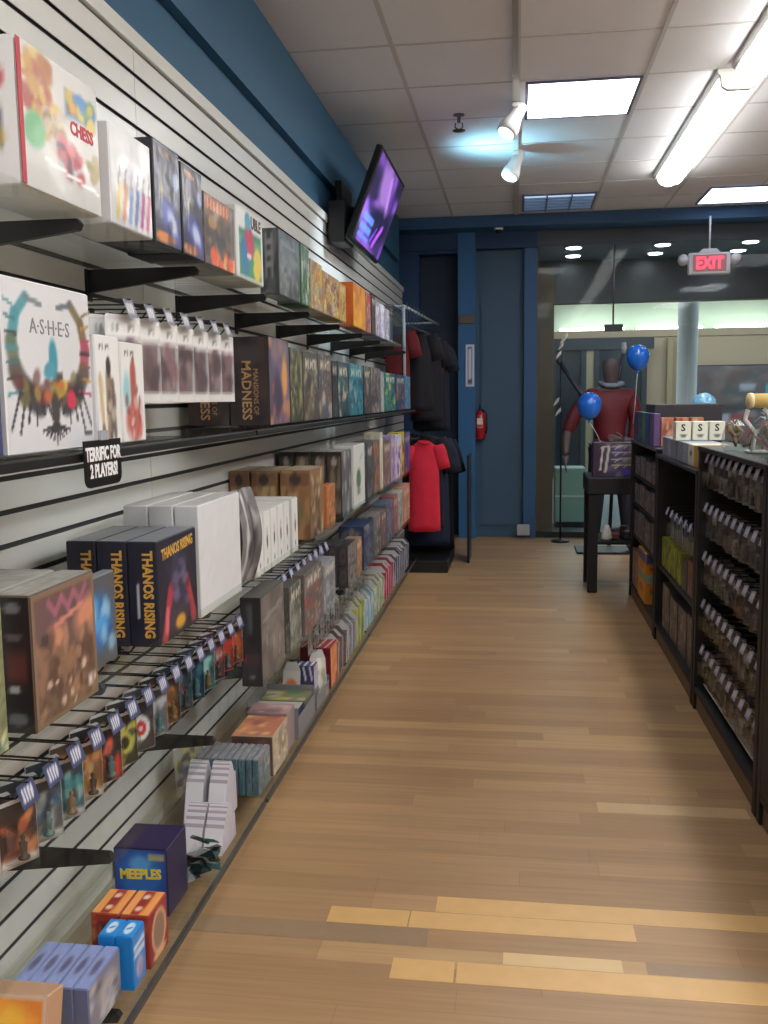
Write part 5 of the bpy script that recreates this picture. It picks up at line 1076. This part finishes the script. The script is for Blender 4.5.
a.line(.16, .2, .22, .9, .022, (216, 212, 200)).line(.28, .15, .36, .88, .03, (206, 200, 190)).line(.18, .86, .34, .92, .018, (200, 196, 186)).ell(.75, .15, .12, .1, (90, 60, 170), 0, .6)
gbox('display_case_box', 'dark purple box with pale scrawled print on display table', 'game box', 1.72, 2.03, 7.03, 7.2, .861, .25, (44, 38, 60), {'end': a})
o = MB().lathe([(.04, 0), (.045, .02), (.03, .07), (.018, .11), (.012, .115)], (1.83, 7.1, .386), 16).build('white_cone_lamp', WHITE); tag(o, 'small white cone ornament on lower shelf of the table', 'ornament')
for k in range(4):
    o = MB().bev(-.035, .035, -.03, .03, 0, .05+.01*k, .008).build('small_boxed_item', mat('small_item_%d' % k, [(120, 70, 60), (60, 60, 66), (150, 140, 140), (90, 60, 50)][k], .5)); o.location = (1.91+.055*k-.02, 7.12+.02*(k % 2)+.08*(k // 2), .3862); o.rotation_euler = (0, 0, R(20*k))
    if k: o.location.x = 1.90+.085*(k % 2)+.0; o.location.y = 7.09+.075*k
    tag(o, ['brown', 'black', 'silver grey', 'dark brown'][k]+' small item on the table lower shelf beside cone', 'small item', 'small items on the lower table shelf')
# mannequin: one continuous skinned figure, generic clothes
def skinned(name, verts, edges, radii, m, parent, root=0, sub=2):
    me = bpy.data.meshes.new(name); me.from_pydata(verts, edges, []); me.update()
    o = bpy.data.objects.new(name, me); COL.objects.link(o)
    mod = o.modifiers.new('skin', 'SKIN'); 
    bm = bmesh.new(); bm.from_mesh(me); lay = bm.verts.layers.skin.verify(); bm.verts.ensure_lookup_table()
    for i, r in enumerate(radii):
        bm.verts[i][lay].radius = r if isinstance(r, tuple) else (r, r); bm.verts[i][lay].use_root = (i == root)
    bm.to_mesh(me); bm.free()
    s_ = o.modifiers.new('sub', 'SUBSURF'); s_.levels = sub; s_.render_levels = sub
    dg = bpy.context.evaluated_depsgraph_get(); dg.update(); nm_ = bpy.data.meshes.new_from_object(o.evaluated_get(dg)); bpy.data.objects.remove(o)
    nm_.materials.clear(); nm_.materials.append(m); nm_.polygons.foreach_set('use_smooth', [True]*len(nm_.polygons))
    r_ = bpy.data.objects.new(name, nm_); COL.objects.link(r_); r_.parent = parent
    return r_
mq = empty('mannequin', (2.02, 8.95, 0)); tag(mq, 'shop mannequin in maroon top and dark trousers behind blue balloons', 'mannequin')
maroon = mat('maroon_cloth', (100, 20, 34), .6, noise=.15, nscale=15); dnavy = mat('dark_navy_cloth', (18, 22, 38), .7)
V = [(0, 0, .98), (0, .01, 1.12), (0, .01, 1.28), (0, .0, 1.44), (0, 0, 1.53), (0, -.01, 1.62), (-.01, -.02, 1.72), (-.01, -.01, 1.80),
     (-.17, 0, 1.45), (-.31, -.04, 1.32), (-.40, -.1, 1.10), (-.41, -.16, .92), (.17, 0, 1.45), (.24, .0, 1.22), (.2, -.1, 1.02), (.10, -.18, 1.06),
     (-.10, 0, .92), (-.12, -.02, .52), (-.14, .02, .10), (-.15, -.1, .04), (.10, 0, .92), (.15, -.04, .52), (.19, .0, .10), (.21, -.12, .04)]
Ed = [(0, 1), (1, 2), (2, 3), (3, 4), (4, 5), (5, 6), (6, 7), (3, 8), (8, 9), (9, 10), (10, 11), (3, 12), (12, 13), (13, 14), (14, 15), (0, 16), (16, 17), (17, 18), (18, 19), (0, 20), (20, 21), (21, 22), (22, 23)]
Rd = [(.15, .11), (.13, .10), (.16, .11), (.15, .10), .055, .07, .085, .06, .07, .052, .045, .03, .07, .052, .045, .03, .095, .068, .05, .04, .095, .068, .05, .04]
figm = mat('mannequin_grey', (92, 78, 80), .5)
skinned('body', V, Ed, Rd, figm, mq)
def grow(idx, k): return [V[i] for i in idx], [tuple((c+k for c in (Rd[i] if isinstance(Rd[i], tuple) else (Rd[i], Rd[i])))) for i in idx]
v_, r_ = grow([0, 16, 17, 18, 20, 21, 22], .014); skinned('trousers', v_, [(0, 1), (1, 2), (2, 3), (0, 4), (4, 5), (5, 6)], r_, dnavy, mq)
v_, r_ = grow([0, 1, 2, 3, 8, 9, 10, 12, 13, 14], .018); skinned('long_sleeved_shirt', v_, [(0, 1), (1, 2), (2, 3), (3, 4), (4, 5), (5, 6), (3, 7), (7, 8), (8, 9)], r_, maroon, mq)
for s_, w in ((-1, (-.41, -.16, .92)), (1, (.10, -.18, 1.06))):
    hv = [w]; he = []; hr = [(.028, .018)]
    w = Vector(w); dn = Vector((0, -.15, -1)).normalized() if s_ < 0 else Vector((-1, -.3, .1)).normalized(); sd = Vector((0, 1, 0)) if s_ < 0 else Vector((0, 0, 1))
    hv.append(tuple(w+dn*.06)); he.append((0, 1)); hr.append((.036, .016))
    for fi in range(4):
        ln = [.07, .082, .078, .062][fi]; b0 = w+dn*.085+sd*(.024-.016*fi); i0 = len(hv)
        hv += [tuple(b0), tuple(b0+dn*ln*.5+Vector((0, 0, 0))), tuple(b0+dn*ln+Vector((.012, -.0, 0)))]; he += [(1, i0), (i0, i0+1), (i0+1, i0+2)]; hr += [(.009, .009), (.008, .008), (.006, .006)]
    b0 = w+dn*.03+sd*.034; i0 = len(hv); hv += [tuple(b0), tuple(b0+dn*.035+sd*.02)]; he += [(0, i0), (i0, i0+1)]; hr += [(.011, .011), (.008, .008)]
    skinned('hand', hv, he, hr, figm, mq, sub=1)
MB().tube([(-.10, -.03, 1.57), (-.05, -.09, 1.545), (.03, -.095, 1.545), (.10, -.04, 1.56), (.09, .06, 1.57), (-.08, .06, 1.57), (-.10, -.03, 1.57)], .022, 8).build('neck_scarf', mat('grey_scarf', (130, 140, 160), .7), mq)
MB().bev(-.3, .3, -.2, .2, 0, .02, .004).build('stand_base', BLACKM, mq)
# crossed dark prop poles behind it
o = MB().tube([(1.56, 9.12, 1.78), (1.80, 9.14, 1.42), (2.2, 9.16, .84), (2.35, 9.16, .0)], .022, 8).tube([(1.545, 9.115, 1.80), (1.575, 9.12, 1.755)], .03, 8).build('prop_pole', mat('dark_pole', (30, 38, 54), .4)); tag(o, 'dark pole with pale tip leaning behind the mannequin, left', 'pole')
o = MB().tube([(2.16, 9.26, 1.84), (2.12, 9.28, 1.6), (2.06, 9.3, .0)], .018, 8).build('prop_pole', mat('dark_pole', (30, 38, 54), .4)); tag(o, 'upright dark pole standing behind the mannequin head', 'pole')
o = MB().lathe([(.02, -.05), (.028, 0), (.02, .055)], (2.165, 9.26, 1.897), 12).build('pale_knob', mat('pale_knob', (170, 176, 186), .4)); o.parent = None; tag(o, 'pale rounded knob topping the upright dark pole', 'knob')
# tall slim stand with white leaves at the left edge of the glass
t = empty('dried_flower_stand', (1.60, 9.5, 0)); tag(t, 'slim stand with white leaf shapes beside glass edge', 'stand')
q = MB().tube([(0, 0, .02), (.0, 0, 1.0), (-.01, 0, 1.9)], .009, 6).lathe([(.09, 0), (.09, .015), (.02, .025)], (0, 0, 0), 16); q.build('stem', BLACKM, t)
for k, (x, zz, s_) in enumerate([(.05, 2.02, .07), (.02, 1.94, .045), (.0, 1.86, .045), (-.02, 1.40, .05), (0, 1.30, .05)]):
    MB().add([Vector(p)*s_+Vector((x-.03, -.012, zz)) for p in ((-.6, 0, -.9), (.0, .15, -.5), (.5, 0, .1), (.55, .1, .9), (.05, .15, .5), (-.35, .1, -.1), (0, -.15, 0))], [(0, 1, 6), (1, 2, 6), (2, 3, 6), (3, 4, 6), (4, 5, 6), (5, 0, 6), (0, 5, 4, 3, 2, 1)]).build('leaf', mat('leaf_white', (226, 224, 216), .5), t)

# ================================================================== LIGHT, WORLD, CAMERA
w = bpy.data.worlds.new('room_air'); sc.world = w; w.use_nodes = True
w.node_tree.nodes['Background'].inputs[0].default_value = (.5, .6, .75, 1); w.node_tree.nodes['Background'].inputs[1].default_value = .3
# cool wash from an added area lamp, no fixture, brightening the mall hall
L = bpy.data.lights.new('mall_fill_light', 'AREA'); L.shape = 'RECTANGLE'; L.size = 5; L.size_y = 3; L.energy = 170; L.color = (.85, .95, 1)
lo = bpy.data.objects.new('mall_fill_light', L); COL.objects.link(lo); lo.location = (4, 15, 3.3)
F = 940.
Yc = Vector((133, -116, F)).normalized(); dxx = 100.; D = Vector((dxx, (F*F+133*dxx)/116, F)); D = (D-Yc*D.dot(Yc)).normalized(); X = D.cross(Yc)*-1
X = Yc.cross(D)*-1
# world axes seen from the camera (right, down, forward) -> camera matrix
X = D.cross(Yc)
r = Vector((X[0], Yc[0], -D[0])); dn = Vector((X[1], Yc[1], -D[1])); fw = Vector((X[2], Yc[2], -D[2]))
cam = bpy.data.cameras.new('camera'); co = bpy.data.objects.new('camera', cam); COL.objects.link(co)
Mc = Matrix((r, -dn, -fw)).transposed().to_4x4(); Mc.translation = Vector((1.165, 0, 1.46)); co.matrix_world = Mc
cam.sensor_fit = 'VERTICAL'; cam.sensor_height = 24; cam.lens = 24*F/1024; cam.clip_start = .05; cam.clip_end = 60
sc.camera = co
sc.view_settings.view_transform = 'Standard'; sc.view_settings.look = 'None'; sc.view_settings.gamma = 1; sc.view_settings.use_curve_mapping = False
sc.view_settings.exposure = .2
sc.cycles.max_bounces = 8; sc.cycles.transparent_max_bounces = 24; sc.cycles.caustics_reflective = False; sc.cycles.caustics_refractive = False
sc.cycles.sample_clamp_indirect = 6
